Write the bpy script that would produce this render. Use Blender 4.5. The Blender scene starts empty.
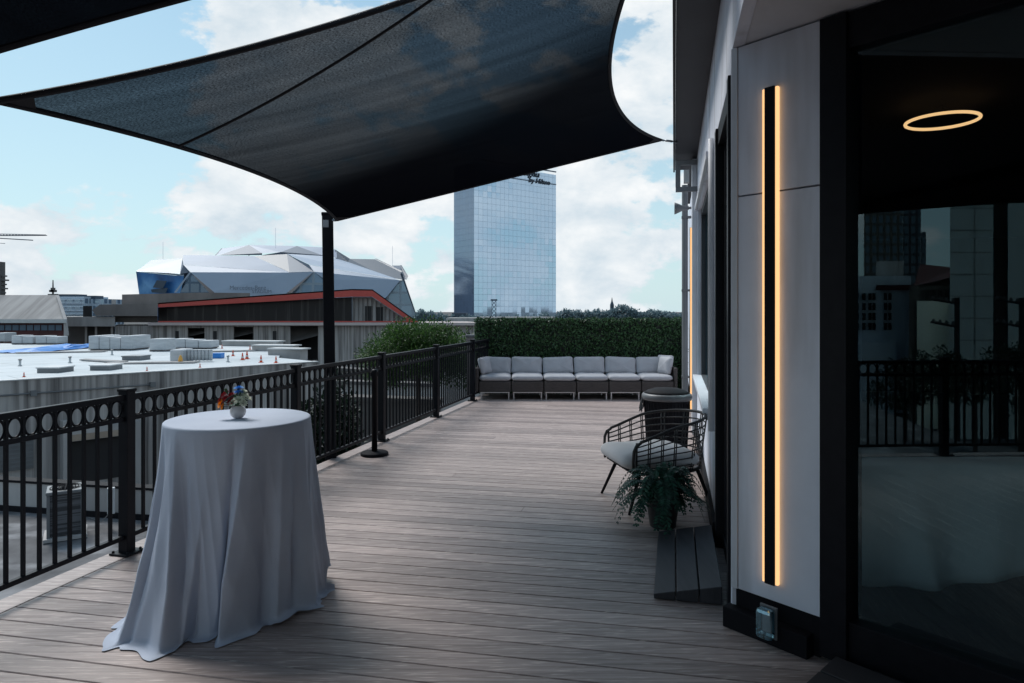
import bpy, math, random
from mathutils import Vector, Matrix
random.seed(7)
R_ = math.radians
S = bpy.context.scene
COL = S.collection
F = 683.0; EYE = 1.62; HOR = 310.0          # focal length in pixels, eye height, horizon row of the photo survey

def at(px, py, D):                          # survey: photo measurement + distance -> place in the world
    return Vector(((px-512)/F*D, D, EYE-(py-HOR)/F*D))

# ------------------------------------------------------------------ mesh builder
class MB:
    def __init__(s): s.v=[]; s.f=[]; s.m=[]; s.uv=[]
    def face(s, pts, mi=0, uv=None):
        b=len(s.v); s.v += [tuple(p) for p in pts]; s.f.append(tuple(range(b,b+len(pts)))); s.m.append(mi)
        s.uv.append(uv or [(0,0)]*len(pts))
    def add(s, vs, fs, mi=0):
        b=len(s.v); s.v += [tuple(p) for p in vs]
        for f in fs: s.f.append(tuple(i+b for i in f)); s.m.append(mi); s.uv.append([(0,0)]*len(f))
    def hexa(s, p, mi=0):                   # 8 corners: bottom 4 ccw, top 4 ccw
        s.add(p, [(3,2,1,0),(4,5,6,7),(0,1,5,4),(1,2,6,5),(2,3,7,6),(3,0,4,7)], mi)
    def box(s, c, size, rz=0, mi=0, M=None, b=0):
        x,y,z=[k/2 for k in size]; c=Vector(c)
        if M is None: M=Matrix.Rotation(rz,3,'Z')
        if b<=0:
            s.hexa([c+M@Vector(q) for q in ((-x,-y,-z),(x,-y,-z),(x,y,-z),(-x,y,-z),(-x,-y,z),(x,-y,z),(x,y,z),(-x,y,z))],mi); return
        b=min(b,x*.9,y*.9,z*.9)
        def ring(xx,yy,zz): return [c+M@Vector(q) for q in ((-xx,-yy+ (y-yy)*0,zz),(xx,-yy,zz),(xx,yy,zz),(-xx,yy,zz))]
        def oct(xx,yy,cut,zz):
            return [c+M@Vector(q) for q in ((-xx+cut,-yy,zz),(xx-cut,-yy,zz),(xx,-yy+cut,zz),(xx,yy-cut,zz),(xx-cut,yy,zz),(-xx+cut,yy,zz),(-xx,yy-cut,zz),(-xx,-yy+cut,zz))]
        rs=[oct(x-b,y-b,b*.4,-z),oct(x,y,b,-z+b),oct(x,y,b,z-b),oct(x-b,y-b,b*.4,z)]
        vs=sum(rs,[]); fs=[tuple(range(7,-1,-1)),tuple(range(24,32))]
        for r in range(3):
            for i in range(8): j=(i+1)%8; fs.append((r*8+i,r*8+j,r*8+8+j,r*8+8+i))
        s.add(vs,fs,mi)
    def prism(s, poly, d, mi=0):            # planar polygon extruded by vector d
        n=len(poly); d=Vector(d); vs=[Vector(p) for p in poly]+[Vector(p)+d for p in poly]
        fs=[tuple(range(n-1,-1,-1)),tuple(range(n,2*n))]+[(i,(i+1)%n,(i+1)%n+n,i+n) for i in range(n)]
        s.add(vs,fs,mi)
    def tube(s, path, r, n=8, closed=False, mi=0, cap=True):
        P=[Vector(p) for p in path]; L=len(P)
        rr=r if isinstance(r,(list,tuple)) else [r]*L
        vs=[]; prev=None
        for i in range(L):
            a=P[(i-1)%L] if (closed or i>0) else P[i]; b=P[(i+1)%L] if (closed or i<L-1) else P[i]
            t=(b-a).normalized()
            if prev is None:
                u=t.orthogonal().normalized()
            else:
                u=prev-t*prev.dot(t); u=u.normalized() if u.length>1e-6 else t.orthogonal().normalized()
            prev=u; w=t.cross(u)
            for k in range(n):
                a_=2*math.pi*k/n; vs.append(P[i]+(u*math.cos(a_)+w*math.sin(a_))*rr[i])
        fs=[]
        for i in range(L if closed else L-1):
            j=(i+1)%L
            for k in range(n): q=(k+1)%n; fs.append((i*n+k,i*n+q,j*n+q,j*n+k))
        if not closed and cap: fs += [tuple(range(n-1,-1,-1)),tuple(range((L-1)*n,L*n))]
        s.add(vs,fs,mi)
    def lathe(s, prof, c, n=24, mi=0, axis=None):   # profile [(r,z)]
        c=Vector(c); M=axis or Matrix.Identity(3); vs=[];fs=[]
        for r,z in prof:
            for k in range(n): a=2*math.pi*k/n; vs.append(c+M@Vector((r*math.cos(a),r*math.sin(a),z)))
        for i in range(len(prof)-1):
            for k in range(n): q=(k+1)%n; fs.append((i*n+k,i*n+q,(i+1)*n+q,(i+1)*n+k))
        fs += [tuple(range(n-1,-1,-1)),tuple(range((len(prof)-1)*n,len(prof)*n))]
        s.add(vs,fs,mi)
    def leaf(s, p, d, up, L, W, mi=0):      # a pointed leaf: two triangles bent at the rib
        d=d.normalized(); w=d.cross(up); w=w.normalized() if w.length>1e-4 else d.orthogonal().normalized()
        nrm=w.cross(d)
        b=len(s.v); s.v += [tuple(p),tuple(p+d*L*.45+w*W*.5+nrm*W*.12),tuple(p+d*L),tuple(p+d*L*.45-w*W*.5+nrm*W*.12)]
        s.f.append((b,b+1,b+2,b+3)); s.m.append(mi); s.uv.append([(0,0)]*4)
    def grid(s, pts, nu, nv, closed_u=False, mi=0):  # pts[v*nu+u]
        fs=[]
        for v in range(nv-1):
            for u in range(nu if closed_u else nu-1):
                w=(u+1)%nu; fs.append((v*nu+u,v*nu+w,(v+1)*nu+w,(v+1)*nu+u))
        s.add(pts,fs,mi)
    def build(s, name, mats, parent=None, smooth=False, origin=None, bevel=0, solid=0, sub=0, weld=False):
        if not isinstance(mats,(list,tuple)): mats=[mats]
        if origin is None:
            if parent is not None: origin=Vector((0,0,0))
            else:
                xs=[p[0] for p in s.v]; ys=[p[1] for p in s.v]; zs=[p[2] for p in s.v]
                origin=Vector(((min(xs)+max(xs))/2,(min(ys)+max(ys))/2,min(zs)))
        o=Vector(origin)
        me=bpy.data.meshes.new(name); me.from_pydata([tuple(Vector(p)-o) for p in s.v],[],s.f)
        for m in mats: me.materials.append(m)
        me.polygons.foreach_set('material_index',s.m)
        if any(u!=[(0,0)]*len(u) for u in s.uv):
            l=me.uv_layers.new(name='UVMap'); flat=[c for u in s.uv for q in u for c in q]; l.data.foreach_set('uv',flat)
        if smooth: me.polygons.foreach_set('use_smooth',[True]*len(me.polygons))
        me.update()
        ob=bpy.data.objects.new(name,me); COL.objects.link(ob)
        if parent is not None:
            ob.parent=parent; ob.matrix_parent_inverse=Matrix.Translation(-wloc(parent)); ob.location=o
        else: ob.location=o
        if bevel:
            md=ob.modifiers.new('bevel','BEVEL'); md.width=bevel; md.segments=2; md.limit_method='ANGLE'; md.angle_limit=R_(40)
        if sub:
            md=ob.modifiers.new('sub','SUBSURF'); md.levels=sub; md.render_levels=sub
        if solid:
            md=ob.modifiers.new('solid','SOLIDIFY'); md.thickness=solid
        return ob

def wloc(o):
    l=Vector((0,0,0))
    p=o
    while p is not None:
        if p.type=='EMPTY': l=p.location.copy(); break
        if p.parent is None: l=p.location.copy(); break
        p=p.parent
    if o.type!='EMPTY' and o.parent is not None:   # a mesh part under an empty: verts are in world coords, its frame is the identity
        return Vector((0,0,0))
    return l
def tag(o, label=None, cat=None, group=None, kind=None):
    if label: o['label']=label
    if cat: o['category']=cat
    if group: o['group']=group
    if kind: o['kind']=kind
    return o
def thing(name, loc, label, cat, group=None):
    o=bpy.data.objects.new(name,None); o.empty_display_size=.2; COL.objects.link(o); o.location=loc
    return tag(o,label,cat,group)
def dup(root, loc, rz=0, label=None, group=None, scale=None):
    c=root.copy(); COL.objects.link(c); c.location=loc; c.rotation_euler=(0,0,rz)
    if scale: c.scale=scale
    if label: c['label']=label
    if group: c['group']=group
    for ch in root.children:
        d=ch.copy(); COL.objects.link(d); d.parent=c; d.matrix_parent_inverse=ch.matrix_parent_inverse.copy()
        for g in ch.children:
            e=g.copy(); COL.objects.link(e); e.parent=d; e.matrix_parent_inverse=g.matrix_parent_inverse.copy()
    return c

# ------------------------------------------------------------------ materials
def nt(name):
    m=bpy.data.materials.new(name); m.use_nodes=True; t=m.node_tree; t.nodes.clear()
    o=t.nodes.new('ShaderNodeOutputMaterial'); return m,t,o
def N(t,k,**kw):
    n=t.nodes.new('ShaderNode'+k)
    for a,b in kw.items():
        if a.startswith('i_'): n.inputs[a[2:].replace('_',' ')].default_value=b
        else: setattr(n,a,b)
    return n
def rgba(c): return (c[0],c[1],c[2],1)
def pm(name, c1, c2=None, scale=4, rough=.6, metal=0, bump=0, stretch=(1,1,1), detail=6, rot=0, bscale=None, island=0, lo=.3, hi=.7, spec=.5, second=None, bdist=.01):
    """procedural principled: two colours mixed by noise (optionally stretched), optional bump, per-piece variation"""
    m,t,o=nt(name); b=N(t,'BsdfPrincipled'); t.links.new(b.outputs[0],o.inputs[0])
    b.inputs['Roughness'].default_value=rough; b.inputs['Metallic'].default_value=metal; b.inputs['Specular IOR Level'].default_value=spec
    c2=c2 or tuple(k*.8 for k in c1)
    tc=N(t,'TexCoord'); mp=N(t,'Mapping'); t.links.new(tc.outputs['Object'],mp.inputs[0])
    mp.inputs['Scale'].default_value=stretch; mp.inputs['Rotation'].default_value=(0,0,rot)
    nz=N(t,'TexNoise'); nz.inputs['Scale'].default_value=scale; nz.inputs['Detail'].default_value=detail; nz.inputs['Roughness'].default_value=.62
    t.links.new(mp.outputs[0],nz.inputs[0])
    mr=N(t,'MapRange'); mr.inputs['From Min'].default_value=lo; mr.inputs['From Max'].default_value=hi; t.links.new(nz.outputs[0],mr.inputs[0])
    mx=N(t,'MixRGB'); mx.inputs[1].default_value=rgba(c1); mx.inputs[2].default_value=rgba(c2); t.links.new(mr.outputs[0],mx.inputs[0])
    col=mx.outputs[0]
    if second:                                  # (colour, scale, lo, hi, stretch): patches
        n2=N(t,'TexNoise'); n2.inputs['Scale'].default_value=second[1]; n2.inputs['Detail'].default_value=4
        mp2=N(t,'Mapping'); t.links.new(tc.outputs['Object'],mp2.inputs[0]); mp2.inputs['Scale'].default_value=second[4] if len(second)>4 else (1,1,1); mp2.inputs['Rotation'].default_value=(0,0,rot)
        t.links.new(mp2.outputs[0],n2.inputs[0])
        r2=N(t,'MapRange'); r2.inputs['From Min'].default_value=second[2]; r2.inputs['From Max'].default_value=second[3]; t.links.new(n2.outputs[0],r2.inputs[0])
        m2=N(t,'MixRGB'); m2.inputs[2].default_value=rgba(second[0]); t.links.new(r2.outputs[0],m2.inputs[0]); t.links.new(col,m2.inputs[1]); col=m2.outputs[0]
    if island:
        g=N(t,'NewGeometry'); r=N(t,'MapRange'); r.inputs['To Min'].default_value=1-island; r.inputs['To Max'].default_value=1+island
        t.links.new(g.outputs['Random Per Island'],r.inputs[0])
        hs=N(t,'HueSaturation'); t.links.new(r.outputs[0],hs.inputs['Value']); t.links.new(col,hs.inputs['Color']); col=hs.outputs[0]
    t.links.new(col,b.inputs['Base Color'])
    if bump:
        bp=N(t,'Bump'); bp.inputs['Strength'].default_value=bump; bp.inputs['Distance'].default_value=bdist
        if bscale:
            n3=N(t,'TexNoise'); n3.inputs['Scale'].default_value=bscale; n3.inputs['Detail'].default_value=5; t.links.new(mp.outputs[0],n3.inputs[0]); t.links.new(n3.outputs[0],bp.inputs['Height'])
        else: t.links.new(nz.outputs[0],bp.inputs['Height'])
        t.links.new(bp.outputs[0],b.inputs['Normal'])
    return m
def leafmat(name, c, var=.45, trans=.25, rough=.5):
    m,t,o=nt(name); g=N(t,'NewGeometry'); r=N(t,'ValToRGB')
    e=r.color_ramp.elements; e[0].color=rgba(tuple(k*(1-var) for k in c)); e[1].color=rgba((c[0]*(1+var*1.3),c[1]*(1+var),c[2]*(1+var*.6)))
    t.links.new(g.outputs['Random Per Island'],r.inputs[0])
    b=N(t,'BsdfPrincipled'); b.inputs['Roughness'].default_value=rough; b.inputs['Specular IOR Level'].default_value=.35; t.links.new(r.outputs[0],b.inputs['Base Color'])
    tr=N(t,'BsdfTranslucent'); t.links.new(r.outputs[0],tr.inputs[0])
    mx=N(t,'MixShader'); mx.inputs[0].default_value=trans; t.links.new(b.outputs[0],mx.inputs[1]); t.links.new(tr.outputs[0],mx.inputs[2]); t.links.new(mx.outputs[0],o.inputs[0])
    return m
def glassmat(name, refl=.18, tint=(.45,.5,.52)):
    m,t,o=nt(name); fr=N(t,'Fresnel'); fr.inputs[0].default_value=1.5
    ad=N(t,'Math',operation='ADD',use_clamp=True); ad.inputs[1].default_value=refl-.04; t.links.new(fr.outputs[0],ad.inputs[0])
    gl=N(t,'BsdfGlossy'); gl.inputs['Roughness'].default_value=0.0; gl.inputs[0].default_value=(.66,.92,1,1)
    tr=N(t,'BsdfTransparent'); tr.inputs[0].default_value=rgba(tint)
    mx=N(t,'MixShader'); t.links.new(ad.outputs[0],mx.inputs[0]); t.links.new(tr.outputs[0],mx.inputs[1]); t.links.new(gl.outputs[0],mx.inputs[2]); t.links.new(mx.outputs[0],o.inputs[0])
    return m
def emis(name, c, s):
    m,t,o=nt(name); e=N(t,'Emission'); e.inputs[0].default_value=rgba(c); e.inputs[1].default_value=s; t.links.new(e.outputs[0],o.inputs[0]); return m
def gridmat(name, glass, frame, w, h, mort, rough=.08, metal=.0, var=.25, refl=.5, tilt=.0, mfac=1.0):
    """curtain wall on UV in metres: panes w x h with mullions"""
    m,t,o=nt(name); uv=N(t,'UVMap')
    br=N(t,'TexBrick'); br.offset=0; br.squash=1; br.inputs['Scale'].default_value=1; br.inputs['Brick Width'].default_value=w; br.inputs['Row Height'].default_value=h
    br.inputs['Mortar Size'].default_value=mort; br.inputs['Mortar Smooth'].default_value=.1; br.inputs['Bias'].default_value=0
    br.inputs['Color1'].default_value=rgba(glass); br.inputs['Color2'].default_value=rgba(tuple(k*(1-var) for k in glass)); br.inputs['Mortar'].default_value=rgba(frame)
    t.links.new(uv.outputs[0],br.inputs[0])
    d=N(t,'BsdfPrincipled'); d.inputs['Roughness'].default_value=.5; t.links.new(br.outputs['Color'],d.inputs['Base Color'])
    g=N(t,'BsdfGlossy'); g.inputs['Roughness'].default_value=rough; g.inputs[0].default_value=(.62,.8,.98,1)
    iv=N(t,'Math',operation='MULTIPLY_ADD'); iv.inputs[1].default_value=-refl*mfac; iv.inputs[2].default_value=refl; t.links.new(br.outputs['Fac'],iv.inputs[0])
    mx=N(t,'MixShader'); t.links.new(iv.outputs[0],mx.inputs[0]); t.links.new(d.outputs[0],mx.inputs[1]); t.links.new(g.outputs[0],mx.inputs[2]); t.links.new(mx.outputs[0],o.inputs[0])
    if tilt:
        dv=N(t,'VectorMath',operation='DIVIDE'); dv.inputs[1].default_value=(w,h,1); t.links.new(uv.outputs[0],dv.inputs[0])
        fl=N(t,'VectorMath',operation='FLOOR'); t.links.new(dv.outputs[0],fl.inputs[0])
        wn=N(t,'TexWhiteNoise'); t.links.new(fl.outputs[0],wn.inputs[0])
        sb=N(t,'VectorMath',operation='SUBTRACT'); sb.inputs[1].default_value=(.5,.5,.5); t.links.new(wn.outputs['Color'],sb.inputs[0])
        sc=N(t,'VectorMath',operation='SCALE'); sc.inputs['Scale'].default_value=tilt; t.links.new(sb.outputs[0],sc.inputs[0])
        ge=N(t,'NewGeometry'); aa=N(t,'VectorMath',operation='ADD'); t.links.new(ge.outputs['Normal'],aa.inputs[0]); t.links.new(sc.outputs[0],aa.inputs[1])
        nn=N(t,'VectorMath',operation='NORMALIZE'); t.links.new(aa.outputs[0],nn.inputs[0]); t.links.new(nn.outputs[0],g.inputs['Normal'])
    return m
def sailmat(name, open_=.12, c=(.006,.007,.011), dense=None):
    """knitted shade cloth: black yarn with tiny openings that let the sky through"""
    m,t,o=nt(name); uv=N(t,'UVMap')
    mp=N(t,'Mapping'); mp.inputs['Scale'].default_value=(125,48,1); t.links.new(uv.outputs[0],mp.inputs[0])
    n1=N(t,'TexNoise'); n1.inputs['Scale'].default_value=1.5; n1.inputs['Detail'].default_value=3; n1.inputs['Roughness'].default_value=.75; t.links.new(mp.outputs[0],n1.inputs[0])
    r1=N(t,'MapRange'); r1.inputs['From Min'].default_value=.36; r1.inputs['From Max'].default_value=.66; r1.inputs['To Min'].default_value=.12; r1.inputs['To Max'].default_value=2.0; t.links.new(n1.outputs[0],r1.inputs[0])
    mp2=N(t,'Mapping'); mp2.inputs['Scale'].default_value=(7,.35,1); t.links.new(uv.outputs[0],mp2.inputs[0])
    n2=N(t,'TexNoise'); n2.inputs['Scale'].default_value=1; n2.inputs['Detail'].default_value=4; t.links.new(mp2.outputs[0],n2.inputs[0])
    r2=N(t,'MapRange'); r2.inputs['From Min'].default_value=.3; r2.inputs['From Max'].default_value=.7; r2.inputs['To Min'].default_value=.7; r2.inputs['To Max'].default_value=1.3; t.links.new(n2.outputs[0],r2.inputs[0])
    ml=N(t,'Math',operation='MULTIPLY'); t.links.new(r1.outputs[0],ml.inputs[0]); t.links.new(r2.outputs[0],ml.inputs[1])
    lw=N(t,'LayerWeight'); lw.inputs[0].default_value=.5           # Facing: openings close up when the cloth is seen edge-on
    r3=N(t,'MapRange'); r3.interpolation_type='SMOOTHSTEP'; r3.inputs['From Min'].default_value=SF[0]; r3.inputs['From Max'].default_value=SF[1]; r3.inputs['To Min'].default_value=open_; r3.inputs['To Max'].default_value=.0; t.links.new(lw.outputs['Facing'],r3.inputs[0])
    m2=N(t,'Math',operation='MULTIPLY',use_clamp=True); t.links.new(ml.outputs[0],m2.inputs[0]); t.links.new(r3.outputs[0],m2.inputs[1])
    if dense:                                   # (u length, v length, start, end): openings close up gradually toward the low corner
        sp_=N(t,'SeparateXYZ'); t.links.new(uv.outputs[0],sp_.inputs[0])
        f1=N(t,'Math',operation='MULTIPLY'); f1.inputs[1].default_value=1/dense[0]; t.links.new(sp_.outputs[0],f1.inputs[0])
        f2=N(t,'Math',operation='MULTIPLY_ADD'); f2.inputs[1].default_value=.35/dense[1]; t.links.new(sp_.outputs[1],f2.inputs[0]); t.links.new(f1.outputs[0],f2.inputs[2])
        r4=N(t,'MapRange'); r4.interpolation_type='SMOOTHSTEP'; r4.inputs['From Min'].default_value=dense[2]; r4.inputs['From Max'].default_value=dense[3]; r4.inputs['To Min'].default_value=1; r4.inputs['To Max'].default_value=.07; t.links.new(f2.outputs[0],r4.inputs[0])
        m3=N(t,'Math',operation='MULTIPLY'); t.links.new(m2.outputs[0],m3.inputs[0]); t.links.new(r4.outputs[0],m3.inputs[1]); m2=m3
    d=N(t,'BsdfDiffuse'); d.inputs[0].default_value=rgba(c)
    tr=N(t,'BsdfTransparent'); tr.inputs[0].default_value=(.78,.89,1,1)
    mx=N(t,'MixShader'); t.links.new(m2.outputs[0],mx.inputs[0]); t.links.new(d.outputs[0],mx.inputs[1]); t.links.new(tr.outputs[0],mx.inputs[2]); t.links.new(mx.outputs[0],o.inputs[0])
    return m
SF=(.52,.86)

BA=math.atan2(-.2,1.0)                        # direction of the deck boards
M={}
M['deck']=pm('deck_composite',(.45,.366,.340),(.195,.152,.139),scale=1,stretch=(1.6,40,8),rot=-BA,rough=.46,bump=.45,bscale=1.6,island=.24,bdist=.004,second=((.68,.58,.53),1,.56,.74,(7,85,8)))
M['under']=pm('joist_shadow',(.012,.011,.011))
M['black']=pm('black_powder_coat',(.0045,.005,.008),(.008,.0085,.012),scale=14,rough=.45,bump=.06,bscale=160,spec=.16)
M['blackmatt']=pm('black_matt',(.006,.006,.009),(.010,.010,.013),scale=9,rough=.7,spec=.15)
M['cloth']=pm('grey_table_linen',(.56,.61,.71),(.49,.54,.64),scale=3,rough=.9,bump=.12,bscale=420,spec=.15,bdist=.002)
M['cush']=pm('light_grey_cushion',(.46,.465,.49),(.40,.405,.43),scale=5,rough=.9,bump=.15,bscale=260,spec=.2,bdist=.002)
M['chaircush']=pm('pale_cushion',(.68,.66,.66),(.60,.58,.58),scale=5,rough=.9,bump=.12,bscale=260,spec=.2,bdist=.002)
M['wicker']=pm('brown_grey_wicker',(.075,.062,.058),(.03,.026,.026),scale=1,stretch=(10,10,90),rough=.65,bump=.6,detail=2,bdist=.006)
M['silver']=pm('brushed_metal',(.55,.55,.56),rough=.35,metal=.9)
M['rattan']=pm('dark_rattan',(.018,.014,.013),(.010,.008,.008),scale=40,rough=.5,bump=.2)
M['hedgeleaf']=leafmat('hedge_leaf',(.036,.090,.042),.8,.15,.4)
M['hedgeback']=pm('hedge_backing',(.004,.009,.005))
M['bushleaf']=leafmat('bush_leaf',(.045,.105,.028),.6,.3)
M['ivyleaf']=leafmat('ivy_leaf',(.010,.026,.014),.5,.15)
M['fern']=leafmat('fern_leaf',(.014,.062,.044),.6,.25,.4)
M['farleaf']=leafmat('far_leaf',(.15,.23,.27),.25,.3)  # distance haze is mixed into the leaf colour
M['bark']=pm('bark',(.07,.05,.04),(.03,.022,.018),scale=6,stretch=(1,1,.2),rough=.9,bump=.5)
M['pot']=pm('dark_pot',(.02,.021,.024),(.03,.03,.033),scale=6,rough=.55)
M['wall']=pm('painted_stucco',(.77,.81,.90),(.65,.69,.78),scale=1.6,rough=.75,bump=.12,bscale=60,second=((.42,.43,.46),1.5,.50,.74,(2.4,2.4,.30)),bdist=.003)
M['walltrim']=pm('painted_trim',(.62,.64,.68),(.54,.56,.60),scale=4,rough=.55)
M['soffit']=pm('dark_soffit',(.022,.023,.03),(.03,.031,.037),scale=3,rough=.6)
M['dark_in']=pm('dark_interior',(.010,.010,.013),(.008,.008,.010),scale=2,rough=.9)
M['carpet']=pm('dark_carpet',(.012,.013,.02),(.008,.009,.014),scale=30,rough=1)
M['glass']=glassmat('door_glass',.075,(.92,.98,1))
M['glassw']=glassmat('window_glass',.14,(.5,.55,.58))
M['lamp']=emis('warm_led_strip',(1,.56,.25),1.25)
M['ring']=emis('warm_ring_led',(1,.60,.27),1.0)
M['ramp']=pm('grey_painted_planks',(.040,.041,.050),(.018,.019,.025),scale=1,stretch=(26,1.2,5),rot=-.23,rough=.6,bump=.35,island=.15,bdist=.004)
M['ramp2']=pm('black_painted_planks',(.022,.023,.028),(.014,.014,.018),scale=3,rough=.6,bump=.2,island=.12)
M['conc']=pm('streaked_concrete',(.43,.405,.39),(.12,.112,.11),scale=1.0,stretch=(4.2,4.2,.10),rough=.95,bump=.1,spec=.1,lo=.38,hi=.66,detail=8,second=((.55,.53,.515),.6,.5,.75,(2.6,2.6,.16)))
M['conc2']=pm('grey_concrete',(.50,.485,.475),(.31,.30,.295),scale=.6,stretch=(1.3,1.3,.3),rough=.9)
M['conc3']=pm('dark_concrete',(.16,.15,.145),(.09,.085,.083),scale=.5,stretch=(1,1,.4),rough=.9)
M['brown']=pm('brown_concrete',(.25,.225,.215),(.15,.135,.13),scale=.35,stretch=(1,1,.5),rough=.9)
M['whiteroof']=None
def roofmat():
    m,t,o=nt('white_membrane'); tc=N(t,'TexCoord'); mp=N(t,'Mapping'); mp.inputs['Rotation'].default_value=(0,0,-.85); t.links.new(tc.outputs['Object'],mp.inputs[0])
    br=N(t,'TexBrick'); br.inputs['Scale'].default_value=1; br.inputs['Brick Width'].default_value=14; br.inputs['Row Height'].default_value=1.9; br.inputs['Mortar Size'].default_value=.05; br.inputs['Mortar Smooth'].default_value=.4
    br.inputs['Color1'].default_value=(.56,.60,.62,1); br.inputs['Color2'].default_value=(.50,.545,.565,1); br.inputs['Mortar'].default_value=(.36,.40,.42,1); t.links.new(mp.outputs[0],br.inputs[0])
    n1=N(t,'TexNoise'); n1.inputs['Scale'].default_value=.22; n1.inputs['Detail'].default_value=8; n1.inputs['Roughness'].default_value=.6; t.links.new(mp.outputs[0],n1.inputs[0])
    r1=N(t,'MapRange'); r1.inputs['From Min'].default_value=.48; r1.inputs['From Max'].default_value=.70; r1.inputs['To Max'].default_value=.75; t.links.new(n1.outputs[0],r1.inputs[0])
    mx=N(t,'MixRGB'); mx.inputs[2].default_value=(.33,.385,.41,1); t.links.new(r1.outputs[0],mx.inputs[0]); t.links.new(br.outputs[0],mx.inputs[1])
    n2=N(t,'TexNoise'); n2.inputs['Scale'].default_value=1.1; n2.inputs['Detail'].default_value=6; t.links.new(mp.outputs[0],n2.inputs[0])
    r2=N(t,'MapRange'); r2.inputs['From Min'].default_value=.58; r2.inputs['From Max'].default_value=.74; r2.inputs['To Max'].default_value=.5; t.links.new(n2.outputs[0],r2.inputs[0])
    m2=N(t,'MixRGB'); m2.inputs[2].default_value=(.27,.27,.26,1); t.links.new(r2.outputs[0],m2.inputs[0]); t.links.new(mx.outputs[0],m2.inputs[1])
    b=N(t,'BsdfPrincipled'); b.inputs['Roughness'].default_value=.55; b.inputs['Specular IOR Level'].default_value=.25; t.links.new(m2.outputs[0],b.inputs['Base Color']); t.links.new(b.outputs[0],o.inputs[0]); return m
M['whiteroof']=roofmat()
M['gravel']=pm('tar_and_gravel',(.16,.16,.165),(.06,.06,.064),scale=1.2,rough=.95,bump=.4,second=((.30,.30,.31),.9,.52,.7,(1,1.6,1)))
M['asphalt']=pm('asphalt',(.075,.073,.075),(.05,.05,.052),scale=.3,rough=.95)
M['white']=pm('white_paint',(.60,.61,.61),(.52,.53,.53),scale=2,rough=.5)
M['wrap']=pm('white_wrapped_goods',(.56,.58,.60),(.40,.42,.44),scale=2.4,stretch=(.5,.5,4),rough=.5,spec=.25,bump=.3)
M['tarp']=pm('blue_tarp',(.025,.26,.72),(.018,.19,.58),scale=2,rough=.4,bump=.4)
M['orange']=pm('orange_plastic',(.75,.10,.03),(.6,.08,.03),scale=3,rough=.5)
M['amber']=pm('amber_plastic',(.80,.42,.08),(.65,.32,.06),scale=3,rough=.5)
M['red']=pm('red_fascia',(.58,.085,.065),(.48,.068,.055),scale=.4,rough=.55)
M['maroon']=pm('maroon_band',(.10,.025,.028),(.06,.02,.022),scale=.4,rough=.7)
M['bglass']=pm('dark_ribbed_glazing',(.022,.020,.021),(.13,.12,.115),scale=1.0,stretch=(1.3,1.3,.05),rough=.4,lo=.52,hi=.80,detail=8,spec=.2)
M['void']=pm('dark_opening',(.012,.012,.015))
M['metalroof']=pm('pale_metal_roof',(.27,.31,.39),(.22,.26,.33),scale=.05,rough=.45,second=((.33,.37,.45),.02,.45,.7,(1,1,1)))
M['metalroof2']=pm('bright_metal_roof',(.36,.42,.51),(.31,.37,.46),scale=.05,rough=.42)  # facets that catch the light, lightened in the colour
M['metaldark']=pm('shaded_metal',(.045,.068,.10),(.038,.058,.085),scale=.06,rough=.5)  # shade of the turned-away facets is put into the cladding colour
M['metalmid']=pm('grey_metal',(.085,.115,.165),(.07,.10,.145),scale=.06,rough=.5)  # on the stadium: half-shaded facets, darkened in the colour
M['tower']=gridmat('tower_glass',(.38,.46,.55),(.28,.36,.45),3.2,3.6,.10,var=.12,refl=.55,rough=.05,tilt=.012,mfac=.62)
M['tower2']=gridmat('tower_side_glass',(.12,.18,.28),(.11,.16,.25),3.2,3.6,.12,var=.2,refl=.22,rough=.12,tilt=.004,mfac=.5)  # same curtain wall; the shaded side is darkened in its colours
M['apt']=gridmat('apartment_windows',(.09,.13,.18),(.42,.50,.58),3.4,3.2,.55,var=.6,refl=.25)
M['skyscraper']=gridmat('dark_skyscraper',(.02,.025,.035),(.16,.13,.10),2.6,3.8,.55,var=.3,refl=.12)
M['skyscraper2']=gridmat('dark_skyscraper_side',(.018,.02,.03),(.05,.05,.055),2.6,3.8,.5,var=.3,refl=.1)  # shaded face of the same skyscraper, its shade put into the colours
M['beige']=pm('beige_panels',(.86,.88,.80),(.78,.80,.72),scale=.08,rough=.8)
M['pale']=pm('pale_bluish_wall',(.70,.80,.90),(.62,.70,.80),scale=.3,rough=.8)
M['acgrey']=pm('grey_sheet_metal',(.20,.21,.22),(.14,.15,.16),scale=2,rough=.5,metal=.3)
M['acgrille']=pm('coil_grille',(.035,.037,.042),(.12,.125,.135),scale=1,stretch=(1,1,42),rough=.6,detail=1,lo=.45,hi=.55)
M['clear']=glassmat('clear_plastic_cover',.30,(.62,.68,.70))
M['ceramic']=pm('white_ceramic',(.62,.60,.60),(.58,.56,.56),scale=5,rough=.25)
M['petal_red']=pm('red_petals',(.42,.018,.028),(.30,.012,.02),scale=30,rough=.7)
M['petal_orange']=pm('orange_petals',(.95,.40,.02),(.9,.30,.012),scale=30,rough=.7)
M['petal_blue']=pm('blue_petals',(.10,.40,.85),(.08,.32,.72),scale=30,rough=.7)
M['petal_white']=pm('cream_petals',(.80,.82,.70),(.68,.72,.58),scale=30,rough=.7)
M['stem']=leafmat('flower_leaf',(.03,.075,.035),.4)
M['bag']=pm('black_bin_liner',(.012,.012,.014),(.03,.03,.034),scale=12,rough=.3,bump=.8)
M['rim']=pm('grey_lid_rim',(.13,.135,.145),(.09,.095,.10),scale=6,rough=.45)
M['sail']=sailmat('shade_cloth',.078,dense=(4.6,3.3,.48,.76))
M['sail2']=sailmat('shade_cloth_dense',.003,(.006,.006,.010))
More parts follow.
